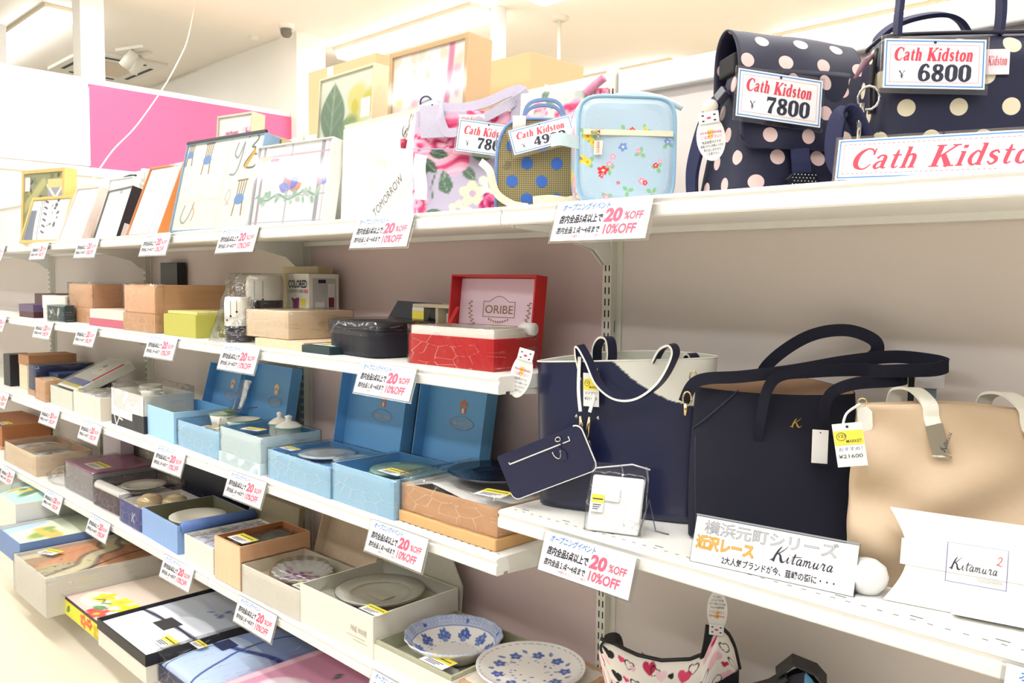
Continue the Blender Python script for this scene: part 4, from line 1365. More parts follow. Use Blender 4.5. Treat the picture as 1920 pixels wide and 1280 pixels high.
# blue and white bowl
t = box_thing('gift_box', 'flat white box lined in sage green holding the blue and white bowl', 'box', -.157, -.29, Z4, 1)
SAGE = M('sage_lining', (176, 176, 150), .6)
tray('body', [IVORY, SAGE], t, .262, .255, .036, .004)
tray('inner_frame', [SAGE, SAGE], t, .256, .249, .042, .006, .004, x0=-.259, y0=.003)
sticker(t, -.075, .03, .0475, .075, .045, 0)
DB, MBL = (62, 92, 172), (142, 160, 206)


def bluewhite(P):
    r, a = P.V0, P.A
    P.mix(np.clip((r - .84) / .02, 0, 1) * .75, (176, 190, 222))
    P.mix(np.clip((r - .84) / .02, 0, 1) * (np.sin(a * 400) * np.sin(r * 120) > .1) * .5, (120, 142, 200))
    P.mix((np.abs(r - .84) < .008) * 1., (110, 130, 190))
    for k in range(10):
        t_ = k / 10 * 2 * math.pi + .2
        for j in range(3):
            q = t_ + (j - 1) * .12
            rr = .68 + .05 * (j == 1)
            P.flower(math.cos(q) * rr, math.sin(q) * rr, .1 if j == 1 else .07, DB if k % 2 else (84, 112, 186), MBL, 5, k)
            P.leaf(math.cos(q) * (rr - .05), math.sin(q) * (rr - .05), .16, q + 2.2 + j, (110, 134, 196))
        P.speck(6, .02, [MBL, DB], k, (math.cos(t_) * .55 - .12, math.cos(t_) * .55 + .12), (math.sin(t_) * .55 - .12, math.sin(t_) * .55 + .12))
    for k in range(6):
        q = k / 6 * 2 * math.pi
        P.disc(math.cos(q) * .92, math.sin(q) * .92, .035, DB)


bw = painted_bowl('serving_bowl', 'blue and white flowered bowl with a wavy rim in the sage lined box', 'bowl', at(t, (-.135, .13, .009)), .112, .046, bluewhite, .012, 60, 200, 1, flatr=.5)
bx('maker_slip', M('clear_slip', (226, 224, 216), .4), bw, .03, .08, -.075, -.045, .0305, .031, 0).rotation_euler = (R(24), 0, 0)
# wooden tray with blue and white plate
t = box_thing('wooden_tray', 'square pale wood tray under the large blue and white plate', 'tray', .0, -.285, Z4 + .0, 0)
t.location = (.05, -.268, Z4)
tray('wooden_tray', [WOODP, PACK], t, .235, .255, .034, .012)
crumple('lining_paper', t, M('lining_paper', (240, 230, 214), .7), -.222, -.014, .014, .24, .03, .01, 14, 3)


def bluewhite2(P):
    r, a = P.V0, P.A
    P.mix((np.abs(r - .93) < .012) * (np.sin(a * 260) > -.3) * .8, (130, 140, 180))
    P.mix((np.abs(r - .89) < .006) * .8, (150, 160, 196))
    for k in range(9):
        t_ = k / 9 * 2 * math.pi
        P.flower(math.cos(t_) * .62, math.sin(t_) * .62, .13, (72, 98, 176), MBL, 5, k)
        P.leaf(math.cos(t_ + .3) * .66, math.sin(t_ + .3) * .66, .16, t_ + 1, (92, 116, 186))
        P.speck(5, .03, [MBL, DB], k + 40, (math.cos(t_) * .4 - .15, math.cos(t_) * .4 + .15), (math.sin(t_) * .4 - .15, math.sin(t_) * .4 + .15))


painted_bowl('serving_plate', 'large blue and white flowered plate on the wooden tray', 'plate', at(t, (-.115, .118, .042)), .115, .014, bluewhite2, 0, 60, 160, flatr=.6)

# ---- base deck
t = box_thing('gift_box', 'open box of folded aqua cloth with a yellow flower at the far left floor level', 'box', -2.645, -.43, ZD)
tray('body', [IVORY, IVORY], t, .4, .4, .24, .004)


def aqua(P):
    P.mix(np.ones_like(P.U), (176, 214, 206))
    P.speck(10, .12, [(222, 186, 90), (206, 160, 60), (230, 226, 206)], 2, (.3, 1.2), (.2, 1))
    P.speck(12, .1, [(90, 130, 110), (160, 190, 170)], 4, (.2, 1.4), (.2, 1.2))


sheet('folded_cloth', t, flat(-.392, -.008, .008, .392, .19, .06), aqua, 60, 60, 1.3, 1.3)
t = box_thing('gift_box', 'blue sided box of pale green printed cloth at floor level', 'box', -2.335, -.5, ZD)
bx('base', IVORY, t, -.3, 0, 0, .42, 0, .08)
tray('lid', [M('steel_blue_card', (112, 142, 192), .55), IVORY], t, .304, .424, .085, .004, .0805, x0=-.302, y0=-.002)


def palegreen(P):
    P.mix(np.ones_like(P.U), (222, 230, 206))
    P.speck(8, .14, [(214, 190, 100), (150, 170, 90)], 12, (.5, 1.2), (.2, .5))
    P.disc(.2, .2, .22, (176, 204, 232), .3)


sheet('folded_cloth', t, flat(-.296, -.006, .006, .415, .145, .03), palegreen, 50, 50, 1, 1.3)
t = box_thing('gift_box', 'white window box with an orange quilted pattern cloth at floor level', 'box', -1.96, -.525, ZD, 0)
w, d, h = .36, .44, .137
tray('body', [IVORY, IVORY], t, w, d, h, .005)


def quilt(P):
    P.mix(np.ones_like(P.U), (220, 160, 120))
    P.mix((np.sin(P.V * 60 + np.sin(P.U * 5) * 2 + P.U * 25) > .3) * .35, (228, 176, 132))
    P.disc(.05, 1.2, .45, (226, 216, 180), .35)
    P.disc(.95, .12, .42, (196, 186, 150), .38)
    P.disc(.1, .0, .3, (220, 212, 184), .34)
    P.disc(.3, -.02, .14, (186, 156, 126), .3)
    P.speck(60, .018, [(120, 120, 90), (160, 160, 130)], 6, (.6, 1), (0, .5))
    P.speck(40, .018, [(150, 140, 100), (190, 180, 140)], 9, (0, .4), (.9, 1.2))
    band = spline([(.0, .95), (.25, .82), (.42, .8), (.5, .62), (.6, .52), (.78, .42), (.86, .26), (.95, -.05)], 8)
    P.line(band, .19, (40, 36, 70))
    P.line(band, .155, (226, 216, 176))
    P.line(spline([(.66, 1.2), (.7, .9), (.86, .5), (1, .3)], 6), .02, (52, 44, 60))


sheet('quilted_cloth', t, flat(-w + .006, -.006, .006, d - .006, h - .014, .008), quilt, 110, 130, 1, 1.2)
wrap(t, w, d, h, .002, puff=.002)
sticker(t, -.28, .1, h + .004, .08, .05, 20)
t = box_thing('gift_box', 'yellow flower printed box with a pink top at floor level', 'box', -1.62, -.465, ZD)
w, d, h = .34, .4, .06
bx('body', M('purple_edge_card', (66, 30, 56), .5), t, -w, 0, 0, d, 0, h)


def yel(P):
    P.mix(np.ones_like(P.U), (228, 212, 196))
    P.rect(0, 1, 0, .36, (236, 206, 196))
    P.disc(.3, .22, .25, (240, 238, 214), .16)
    for k, (x, y, c) in enumerate(((.62, .1, (222, 70, 74)), (.72, .2, (240, 240, 230)), (.3, .28, (240, 216, 60)), (.78, .34, (240, 220, 40)), (.55, .34, (244, 226, 70)), (.9, .12, (240, 224, 50)), (.68, .06, (226, 90, 80)))):
        P.flower(x, y, .13, c, (240, 200, 60), 5, k)
    P.leaf(.85, .3, .2, 1.2, (60, 130, 84))
    P.leaf(.45, .1, .2, .4, (90, 150, 90))
    P.line([(.3, .2), (.36, .26), (.42, .22)], .02, (70, 90, 60))
    P.line([(.44, .2), (.52, .26)], .02, (70, 90, 60))


sheet('top_print', t, flat(-w + .002, -.002, .002, d - .002, h + .0006), yel, 70, 80, 1, 1.2)
sheet('front_print', t, front(-w, 0, .001, h - .008, -.0006), lambda P: (P.mix(np.ones_like(P.U), (236, 224, 70)), P.flower(2.6, .5, .5, (230, 120, 80)), P.flower(4.4, .4, .6, (206, 180, 40)), P.leaf(.2, .2, .8, .8, (100, 150, 60)), P.flower(3.4, .6, .4, (222, 90, 80))), 60, 20, 5, 1)
t = box_thing('gift_box', 'black edged box of white and grey ribboned blankets on a white base', 'box', -1.255, -.475, ZD)
w, d, h = .37, .43, .085
bx('base', IVORY, t, -w, 0, 0, d, 0, .052)
tray('lid', [BLACKC, BLACKC], t, w + .004, d + .004, .034, .0035, .0525, x0=-w - .002, y0=-.002)


def blank(P):
    P.mix(np.ones_like(P.U), (236, 240, 246))
    P.mix((P.V > .52) * 1., (190, 196, 206))
    P.disc(.75, .5, .3, (226, 232, 242), .12)
    P.speck(7, .03, [(110, 120, 160)], 5, (.5, .7), (.75, .9))
    P.line([(.0, .37), (1, .41)], .035, (40, 42, 66))


sheet('blanket', t, flat(-w + .003, -.003, .003, d - .003, h - .012, .012), blank, 70, 80, 1, 1.15)
bx('name_band', M('charcoal_label', (62, 60, 64), .5), t, -.22, -.14, .11, .17, h - .001, h + .0005, 0)
sticker(t, -.05, .08, h + .0006, .08, .05)
t = box_thing('gift_box', 'navy tray of pale blue blanket tied with a navy ribbon', 'box', -.985, -.44, ZD)
w, d, h = .27, .38, .085
tray('body', [NAVYC, NAVYC], t, w, d, .05, .004)


def bblank(P):
    P.mix(np.ones_like(P.U), (196, 218, 246))
    P.mix((P.V > .62) * 1., (150, 176, 222))
    P.line(spline([(.0, .42), (.3, .46), (.62, .5), (1, .72)], 6), .05, (50, 72, 146))
    P.line(spline([(.72, .0), (.66, .3), (.6, .5), (.52, 1.1)], 6), .03, (56, 76, 150))
    P.line(spline([(.1, .0), (.16, .3), (.3, .46)], 6), .025, (56, 76, 150))


sheet('blanket', t, flat(-w + .005, -.005, .005, d - .005, .046, .045), bblank, 90, 90, 1, 1.1)
bx('name_card', NAVYC, t, -.2, -.14, .13, .18, .0915, .0925, 0)
sticker(t, -.225, .1, .0918, .06, .03, 0)
wrap(t, w, d, .09, .003, puff=.006)
t = box_thing('gift_box', 'rose pink box with a pale flower sprig at the bottom of the picture', 'box', -.63, -.43, ZD)
w, d, h = .325, .4, .085
bx('body', M('rose_pink_card', (206, 140, 166), .5), t, -w, 0, 0, d, 0, h)
sheet('top_print', t, flat(-w + .002, -.002, .002, d - .002, h + .0006), lambda P: (P.mix(np.ones_like(P.U), (214, 150, 176)), P.rect(.0, .1, 0, 1, (236, 196, 206)), P.disc(.5, .3, .3, (236, 214, 222), .2), P.leaf(.4, .3, .3, .6, (140, 150, 120)), P.leaf(.6, .62, .14, 2, (90, 90, 80))), 40, 40, 1, 1)
# ------------------------------------------------ boxes leaning on the top shelf
GOLDC = M('gold_card', (226, 196, 116), .45, var=.03)
KRAFT = M('kraft_card', (218, 182, 136), .65, scale=6, var=.02)


def leaning(label, x, y, a, w, h, k, th, mat, paint, frame=.008, su=1, base=(246, 244, 238), n=90, rec=.006, film=True, depthmat=None):
    """shallow window box standing on its edge and leaning back by k over its height h"""
    t = thing('gift_box', label, 'box', (x, y, Z1), a, 'boxes leaning on the top shelf')
    L = math.hypot(h, k)
    b = sub('box', t, (0, 0, 0), (-math.degrees(math.atan2(k, h)), 0, 0))
    o = tray('frame', [mat, depthmat or mat], b, w, L, th, frame)
    o.rotation_euler = (R(90), 0, 0)
    o.location = (0, th, 0)
    sv = su * (L - 2 * frame) / (w - 2 * frame)
    sheet('printed_cloth', b, front(-w + frame, -frame, frame, L - frame, rec), paint, n, n, su, sv, base=base)
    if film:
        sheet('clear_film', b, front(-w + .001, -.001, .001, L - .001, -.0006), lambda P: None, 3, 3, mat=CLEAR)
    return t, b, L


def greenp(P):
    P.mix(np.ones_like(P.U), (150, 152, 112))
    P.speck(60, .04, [(70, 66, 50), (186, 160, 60), (120, 130, 100)], 3, (0, 1), (.4, 1.1))
    P.line([(.0, .55), (.5, .95)], .14, (196, 190, 130))
    P.rect(.6, 1, .5, .95, (170, 166, 176))
    P.line([(.6, .5), (1, .9)], .05, (240, 238, 232))
    P.line([(.6, .9), (1, .5)], .05, (240, 238, 232))
    P.rect(.6, .98, .86, 1.0, (240, 216, 150))
    P.rect(.0, .14, .82, 1.05, (236, 234, 236))
    P.rect(0, 1, 0, .2, (110, 116, 130))


leaning('gold framed box of green patterned cloth at the far left of the top shelf', -2.959, -.13, 16, .317, .346, .017, .06, GOLDC, greenp, .016)


def scriptp(P):
    P.rect(0, .3, 0, .5, (120, 126, 140))
    P.disc(.35, .3, .16, (244, 242, 238), .6, .2)
    for k in range(7):
        P.line([(.3 + .02 * k, .75 - .1 * k), (.38 + .02 * k, .72 - .1 * k)], .03, (90, 92, 100))
        P.line([(.2 + .015 * k, .75 - .1 * k), (.3 + .015 * k, .6 - .1 * k)], .012, (110, 110, 120))
    P.speck(14, .035, [(90, 90, 96), (196, 180, 190)], 4, (.5, .95), (.2, .8))
    P.rect(.05, .35, .66, .76, (240, 216, 150))


leaning('low gold framed box of white cloth with grey chain print', -2.551, -.27, 14, .29, .192, .062, .05, GOLDC, scriptp, .012)
leaning('white wrapped towel pack with a pale pink edge', -2.31, -.272, 11, .17, .215, .086, .03, M('shell_pink_card', (240, 216, 204), .5), lambda P: (P.speck(20, .06, [(236, 230, 236), (240, 238, 228)], 3), P.rect(0, 1, .75, .78, (232, 226, 232))), .008)
t, b, L = leaning('white box of white cloth with a black elastic edge, behind the black sided box', -2.171, -.17, 4, .2, .245, .045, .03, WHITE, lambda P: (P.rect(0, 1, .95, 1, (120, 118, 120)), P.rect(.35, .37, .8, 1.1, (120, 120, 124))), .004, n=30)
MB().tube([(-.1, .01, L + .003), (-.05, .01, L + .008), (0, .01, L + .004)], .004, 6).build('black_elastic', BLACKC, b)
t, b, L = leaning('black sided box of white cloth with a small grey label', -1.96, -.272, -3, .27, .186, .06, .05, BLACKC, lambda P: (P.rect(.45, .72, .62, .72, (206, 206, 204)), P.rect(.48, .7, .66, .685, (150, 150, 150)), P.speck(20, .05, [(238, 238, 236), (250, 250, 250)], 6)), .004)
bx('barcode_label', M('grey_label', (190, 184, 180), .5), b, .0002, .0012, .012, .04, .012, .06, 0)


def whitefold(P):
    for k in range(9):
        P.line([(.55 + .05 * k, 0), (.75 + .03 * k, 1.2)], .012, [(170, 178, 200), (226, 226, 232), (130, 140, 170)][k % 3])
    P.disc(.3, .7, .18, (232, 228, 232), .4, .4)


leaning('orange brown sided box of white folded linen', -1.613, -.272, 4, .225, .24, .092, .055, M('orange_brown_card', (214, 134, 70), .5), whitefold, .006)


def alph(P):
    P.mix(np.ones_like(P.U), (246, 242, 226))
    P.mix((np.abs(P.U - .58) < .012) * .7, (232, 228, 206))
    P.mix((np.abs(P.V - .24) < .008) * (P.U < .58) * .6, (222, 218, 190))
    br, bl = (140, 116, 84), (120, 156, 206)
    for x, y, s_ in ((.3, .56, .1), (.82, .22, .11), (.05, .62, .08)):
        for k in range(4):
            P.line([(x - .36 * s_ + .24 * s_ * k, y), (x - .3 * s_ + .26 * s_ * k, y + 1.3 * s_)], .012, br)
        P.line([(x - .5 * s_, y + 1.3 * s_), (x + .6 * s_, y + 1.35 * s_)], .012, br)
        P.disc(x, y, .55 * s_, bl, .38 * s_)
        for k in (-1, 1):
            P.line([(x + k * .4 * s_, y - .2 * s_), (x + k * .5 * s_, y - 1.1 * s_)], .014, br)
    g = (106, 110, 104)
    P.line(spline([(.68, .66), (.66, .58), (.71, .55), (.76, .66), (.74, .5), (.7, .42), (.64, .42)], 6), .018, (150, 156, 160))
    P.line(spline([(.8, .7), (.86, .74), (.92, .68), (.86, .62), (.9, .6), (.8, .48), (.92, .46), (.97, .54), (.9, .56)], 6), .016, g)
    P.line([(.82, .47), (.9, .58)], .03, (232, 166, 70))
    P.line(spline([(.12, .2), (.09, .1), (.14, .06), (.2, .12), (.24, .22)], 6), .014, (150, 150, 130))
    P.line(spline([(.22, .2), (.26, .14), (.24, .08)], 6), .012, (206, 150, 120))
    for x, y in ((.4, .95), (.64, .93), (.92, .9)):
        P.line([(x, y - .06), (x + .03, y + .08)], .016, g)
        P.line([(x - .05, y - .07), (x + .06, y - .06)], .014, g)
        P.line([(x - .03, y + .08), (x + .09, y + .09)], .012, g)
    P.line(spline([(.66, .18), (.7, .24), (.68, .3), (.64, .24), (.7, .18)], 6), .01, (190, 180, 160))
    P.rect(.76, .88, .86, .9, (240, 230, 140))


t, b, L = leaning('large box of cream cloth printed with chairs and letters', -1.03, -.272, 7, .39, .268, .065, .05, M('blue_edge_card', (150, 180, 214), .5), alph, .004, n=170)
MB().box(-.39, 0, -.002, .006, L - .002, L + .006).build('dark_ribbon_edge', M('dark_edge', (50, 46, 40), .6), b)
leaning('small white box with a pink lace picture, standing high behind the chair print box', -1.291, -.135, 12, .165, .372, .029, .05, M('beige_edge_card', (226, 212, 184), .6), lambda P: (P.rect(.0, 1, 0, 3, (244, 240, 236)), P.speck(30, .06, [(196, 70, 110), (220, 150, 170)], 2, (.2, .55), (1.86, 2.02)), P.rect(.74, .96, 1.84, 2.1, (200, 60, 110)), P.speck(14, .05, [(240, 220, 226)], 3, (.74, .96), (1.84, 2.1)), P.rect(0, 1, 1.98, 2.0, (226, 220, 212))), .006)
leaning('dark leaf patterned box edge peeping out behind the chair print box', -1.145, -.17, 8, .12, .285, .03, .09, M('leaf_card', (200, 184, 140), .6), lambda P: P.mix(np.ones_like(P.U), (206, 196, 160)), .004, n=10)
t_ = [o for o in bpy.data.objects if o.get('label', '').startswith('dark leaf')][0]
MB().box(.0003, .001, .01, .05, .25, .28).build('leaf_print', M('leaf_print_green', (84, 110, 80), .6), t_.children[0])


def plaid(P):
    P.mix(np.ones_like(P.U), (246, 243, 242))
    for x, w_, c in ((.08, .03, (160, 150, 160)), (.47, .02, (190, 182, 188)), (.88, .045, (150, 144, 152)), (.95, .01, (200, 190, 190)), (.0, .03, (150, 146, 176))):
        P.mix((np.abs(P.U - x) < w_ / 2) * .8, c)
    for y, w_, c in ((.62, .018, (206, 170, 184)), (.25, .012, (196, 180, 180)), (.02, .01, (200, 190, 196))):
        P.mix((np.abs(P.V - y) < w_ / 2) * .8, c)
    for k, c in enumerate(((236, 150, 110), (120, 120, 214), (130, 130, 220), (210, 150, 170), (150, 150, 220))):
        a = math.pi * (.1 + .2 * k)
        P.leaf(.5, .3, .17, a, c, .5)
    P.leaf(.92, .32, .14, 2.0, (220, 160, 176), .6)
    P.leaf(.92, .32, .12, 1.0, (130, 140, 214), .6)
    P.line(spline([(.05, .26), (.2, .22), (.35, .27), (.5, .22), (.7, .28), (.85, .24)], 6), .02, (150, 180, 160))
    P.speck(30, .03, [(160, 196, 176), (190, 206, 190)], 5, (.05, .9), (.19, .3))
    P.rect(.14, .36, .7, .83, (206, 204, 200))
    P.rect(.16, .34, .72, .78, (176, 174, 168))
    P.rect(.04, .16, .58, .62, (240, 226, 120))
    P.rect(.18, .3, .57, .6, (226, 110, 130))


leaning('white towel box with grey plaid lines and a blue bird motif', -.672, -.265, 7.5, .3, .213, .038, .04, WHITE, plaid, .004, n=150)


def tomo(P):
    P.rect(.1, .3, .5, .66, (214, 210, 194))
    P.rect(.115, .285, .515, .645, (236, 233, 222))
    for k in range(3):
        P.line([(.14, .54 + .035 * k), (.26, .54 + .035 * k)], .008, (206, 202, 186))
    P.ring(.5, .36, .11, .02, (236, 232, 218))
    P.speck(26, .03, [(228, 224, 204), (214, 210, 190)], 4, (.4, .6), (.28, .45))
    P.line([(.55, .0), (1.0, .3)], .018, (206, 198, 180))


t, b, L = leaning('large white box with a faint crest and slanted ribbon lettering', -.356, -.225, -3, .322, .232, .01, .05, IVORY, tomo, .003, base=(244, 243, 238), n=110, rec=-.0003, film=False)
mb = MB()
put_text(mb, 'TOMORROW', 0, 0, .03, 0, 0, 0, .135)
mb.build('ribbon_text', M('print_taupe', (110, 104, 92), .6), b, loc=(-.165, -.0015, .008), rot=(90, -36, 0))
bx('lid_edge', M('greygreen_edge', (190, 196, 184), .5), b, -.324, .001, .004, .05, L + .0005, L + .012, 0)


def florg(P):
    P.mix(np.ones_like(P.U), (226, 228, 212))
    for x, y, l, a in ((.22, .85, .7, 1.5), (.08, .45, .55, 1.4), (.35, .6, .6, 1.2), (.5, .5, .5, .9)):
        P.leaf(x, y, l, a, (128, 148, 124), .6)
    P.speck(12, .14, [(214, 200, 90), (226, 216, 140), (150, 170, 120)], 4, (.55, .95), (.5, 1.4))
    P.rect(.78, .95, 1.1, 1.3, (240, 240, 242))


leaning('box of pale green flower print cloth behind the white crest box', -.70, -.118, -1.5, .268, .42, .03, .075, M('cream_edge_card', (234, 222, 188), .6), florg, .006)


def pinkt(P):
    P.mix(np.ones_like(P.U), (246, 238, 236))
    P.speck(40, .06, [(234, 190, 200), (236, 222, 200)], 4, (0, 1), (.2, 1.6))
    P.line(spline([(.55, .3), (.72, .8), (.8, 1.3), (.82, 1.7)], 6), .07, (226, 140, 172))
    P.rect(.52, .66, .6, 1.6, (248, 244, 240))
    P.line([(.1, .2), (.35, 1.5)], .03, (244, 226, 232))
    P.disc(.1, 1.1, .05, (236, 220, 60), .04)


leaning('tall kraft edged box of white and pink towels', -.322, -.125, 1, .285, .42, .02, .075, KRAFT, pinkt, .012)
for lb, x, y, w, d, h in (('open topped brown cardboard carton behind the green flower print box', -.978, .12, .37, .2, .535), ('brown cardboard carton behind the pink towel box', -.345, .12, .47, .2, .425)):
    t = thing('cardboard_carton', lb, 'box', (x, y, Z1), 0, 'cardboard cartons behind the shelves')
    o = tray('carton', [KRAFT, M('carton_inside', (150, 118, 84), .8)], t, w, d, h, .005)
    mb = MB().box(-w * .7, -w * .6, -.0012, -.0002, h - .06, h - .001).box(.0002, .0012, .05, .09, h - .13, h - .07)
    mb.build('packing_tape', M('tape', (238, 226, 204), .3), t)
    MB().add([(-w, 0, h), (-w * .1, 0, h), (-w * .12, .07, h + .008), (-w * .95, .06, h - .005)], [(0, 1, 2, 3)]).build('top_flap', KRAFT, t)
# ------------------------------------------------ handbags
NAVY = M('navy_leather', (21, 26, 62), .42, scale=110, bump=.12, var=.03)
NAVYD = M('navy_nylon', (22, 24, 50), .5, scale=60, bump=.1, var=.04)
WLEA = M('white_leather', (238, 236, 224), .5, scale=110, bump=.1, var=.02)
EDGE = M('white_edge_paint', (244, 243, 236), .5)
BEIGE = M('beige_nylon', (204, 180, 150), .55, scale=160, bump=.06, var=.02)
STRAPN = M('navy_webbing', (30, 34, 74), .75, scale=200, bump=.2, var=.04)


def ptag(label, loc, rz, w=.026, h=.05, yellow=True, tilt=0, roll=0, name='price_tag'):
    t = thing(name, label, 'tag', loc, rz)
    t.rotation_euler = (R(tilt), R(roll), R(rz))
    mb = MB().box(-w / 2, w / 2, -.0006, .0006, -h, 0, 0)
    mb.build('card', PAPER, t, .0004)
    mb = MB()
    if yellow:
        mb.box(-w / 2 + .0005, w / 2 - .0005, -h * .5, -h * .17, 0, .0003, 0)
        mb.tube([(-w * .4 + .16 * w * (1 + math.cos(a)), -h * .3 + .09 * h * math.sin(a), .0004) for a in [i * .5 for i in range(13)]], .0004, 4, 1)
        put_text(mb, '123', -w * .36, -h * .32, h * .1, 1, 0, .01, w * .28, z=.0004)
        put_text(mb, 'MARKET', -w * .1, -h * .45, h * .1, 1, 0, .01, w * .52, z=.0004)
        put_text(mb, 'おすすめ！', -w * .4, -h * .63, h * .1, 2, 0, 0, w * .8, z=.0002)
        put_text(mb, '¥21600', -w * .42, -h * .8, h * .12, 1, 0, 0, w * .8, z=.0002)
    mb.lathe([(0, .0004), (w * .05, .0004)], 10, 1, (0, -h * .08, 0))
    mb.build('tag_print', [YEL, INK, M('print_violet', (130, 120, 190), .6)], t, loc=(0, -.0007, 0), rot=(90, 0, 0))
    return t


def alarm_tag(label, loc, rz, w=.042, h=.078, tilt=0, roll=0):
    """oval warning tag of the shop's alarm"""
    t = thing('warning_tag', label, 'tag', loc, rz)
    t.rotation_euler = (R(tilt), R(roll), R(rz))
    pts = [(math.cos(a) * w / 2, -h * .52 + math.sin(a) * h / 2) for a in [2 * math.pi * i / 32 for i in range(32)]]
    MB().prism(pts, 'y', -.0005, .0005).build('card', PAPER, t)
    MB().box(-w * .36, w * .36, -.0035, -.0006, -h * .2, h * .06).build('alarm_head', M('white_plastic', (246, 242, 244), .35), t, .003)
    mb = MB()
    for x, y in ((-.2, -.02), (.2, -.02), (-.2, -.14), (.2, -.14)):
        mb.box(w * x - .0018, w * x + .0018, h * y - .001, h * y + .001, .003, .0034, 0)
    mb.box(-.003, .003, -h * .1, -h * .06, .003, .0034, 1)
    mb.add([(-w * .1, -h * .34, .0002), (w * .12, -h * .34, .0002), (w * .02, -h * .44, .0002), (w * .1, -h * .44, .0002), (-w * .06, -h * .6, .0002), (0, -h * .48, .0002), (-w * .08, -h * .48, .0002)], [(0, 1, 2), (0, 2, 6), (2, 3, 5), (3, 4, 5), (2, 5, 6)], 2)
    put_text(mb, 'WARNING', 0, -h * .42, h * .07, 1, 0, .01, w * .75, z=.0004, align='c')
    put_text(mb, 'ご注意下さい！', 0, -h * .52, h * .075, 1, 0, 0, w * .72, z=.0004, align='c')
    for k, s_ in enumerate(('商品管理タグです', '無理に外すと特殊インクが', '飛び出しますので', 'ご注意下さい')):
        put_text(mb, s_, 0, -h * (.63 + .085 * k), h * .065, 0, 0, 0, w * (.66, .78, .6, .46)[k], z=.0002, align='c')
    mb.build('tag_print', [INK, M('warning_red', (214, 70, 110), .5), M('warning_yellow', (244, 206, 60), .5)], t, loc=(0, -.0007, 0), rot=(90, 0, 0))
    return t


REDP = M('print_red', (216, 62, 84), .55)
SKYP = M('print_sky', (70, 140, 205), .55)


def price_card(label, loc, rz, w, h, price, tilt=0, roll=0):
    t = thing('price_card', label, 'price card', loc, rz, 'laminated price cards on the bags')
    t.rotation_euler = (R(tilt), R(roll), R(rz))
    bx('laminate', LAMI, t, -.004, w + .004, -.0012, 0, -.007, h + .004, .0004)
    bx('card', PAPER, t, 0, w, -.0016, -.0012, 0, h, 0)
    mb = MB()

    def frame(g, tk, m):
        for a in ((g, w - g, g, g + tk), (g, w - g, h - g - tk, h - g), (g, g + tk, g, h - g), (w - g - tk, w - g, g, h - g)):
            mb.box(a[0], a[1], a[2], a[3], 0, .0002, m)
    frame(.0022, .0015, 1)
    n = 40
    for k in range(n):
        for yy in (.008, h - .008):
            mb.box(.008 + (w - .016) * k / n, .008 + (w - .016) * (k + .55) / n, yy - .0003, yy + .0003, 0, .0002, 0)
    for k in range(22):
        for xx in (.008, w - .008):
            mb.box(xx - .0003, xx + .0003, .008 + (h - .016) * k / 22, .008 + (h - .016) * (k + .55) / 22, 0, .0002, 0)
    if price:
        put_serif(mb, 'Cath Kidston', w * .1, h * .56, h * .26, 0, .2, width=w * .78, z=.0002, wk=1.7)
        put_serif(mb, price, w * .34, h * .15, h * .34, 2, .05, width=w * .132 * len(price), z=.0002, wk=1.2)
        put_serif(mb, 'Y', w * .15, h * .2, h * .15, 2, 0, width=w * .07, z=.0002)
        mb.lathe([(0, .0004), (h * .03, .0004)], 12, 2, (w * .5, h * .93, 0))
    else:
        put_serif(mb, 'Cath Kidston', w * .07, h * .24, h * .5, 0, .3, width=w * .9, z=.0002, wk=1.2)
        mb.lathe([(0, .0004), (h * .03, .0004)], 12, 2, (w * .5, h * 1.02, 0))
    mb.build('printed_text', [REDP, SKYP, INK], t, loc=(0, -.0017, 0), rot=(90, 0, 0))
    return t


# ---- navy and white tote on the lower right shelf
t = thing('tote_bag', 'navy tote with a white right side and white lining, at the left of the handbags', 'handbag', (.012, -.25, ZT), 20, 'leather handbags')
W, D, H = .345, .1, .285
K = 230


def tring(f):
    """ring at height fraction f"""
    a, b = W / 2 * (.9 + .1 * f), D / 2 * (1 - .25 * f)
    def dz(x, y):
        return (.012 if y > 0 else -.0) * f * f * (1 - (x / (W / 2)) ** 2) * (1 if y > 0 else 0) + f * f * .012 * (x / (W / 2))
    return sup(a, b, 5 - 2.4 * f, K, W / 2, D / 2, H * f, dz)


fr = [0, .015, .05] + [.05 + .95 * i / 150 for i in range(1, 151)]
rings = [tring(f) for f in fr]
rings[0] = [(W / 2 + (p[0] - W / 2) * .96, D / 2 + (p[1] - D / 2) * .9, 0) for p in rings[0]]
mb = MB().loft(rings, 0, True, False)
o = mb.build('body', VS, t)
me = o.data
co = np.array([v.co[:] for v in me.vertices])
u, vz = co[:, 0] / W, co[:, 2] / H
thr = np.where(u < .44, 2, np.interp(u, [.44, .5, .58, .68, .78, .9, 1.0], [1.02, .97, .89, .82, .77, .74, .73]))
col = np.where((vz > thr)[:, None], np.array([[236, 235, 224]]), np.array([[21, 26, 62]])) / 255.
set_col(me, col)
ins = [[(W / 2 + (p[0] - W / 2) * .985, D / 2 + (p[1] - D / 2) * .93, max(p[2] - .0, .004)) for p in r_] for r_ in rings[2:]]
MB().loft([list(reversed(r_)) for r_ in ins], 0, True, False).build('lining', M('grey_white_lining', (222, 224, 210), .6, scale=90, bump=.1), t)
MB().tube(tring(1.0), .0016, 6, closed=True).build('rim_piping', EDGE, t)
SV = (0, 1, 0)
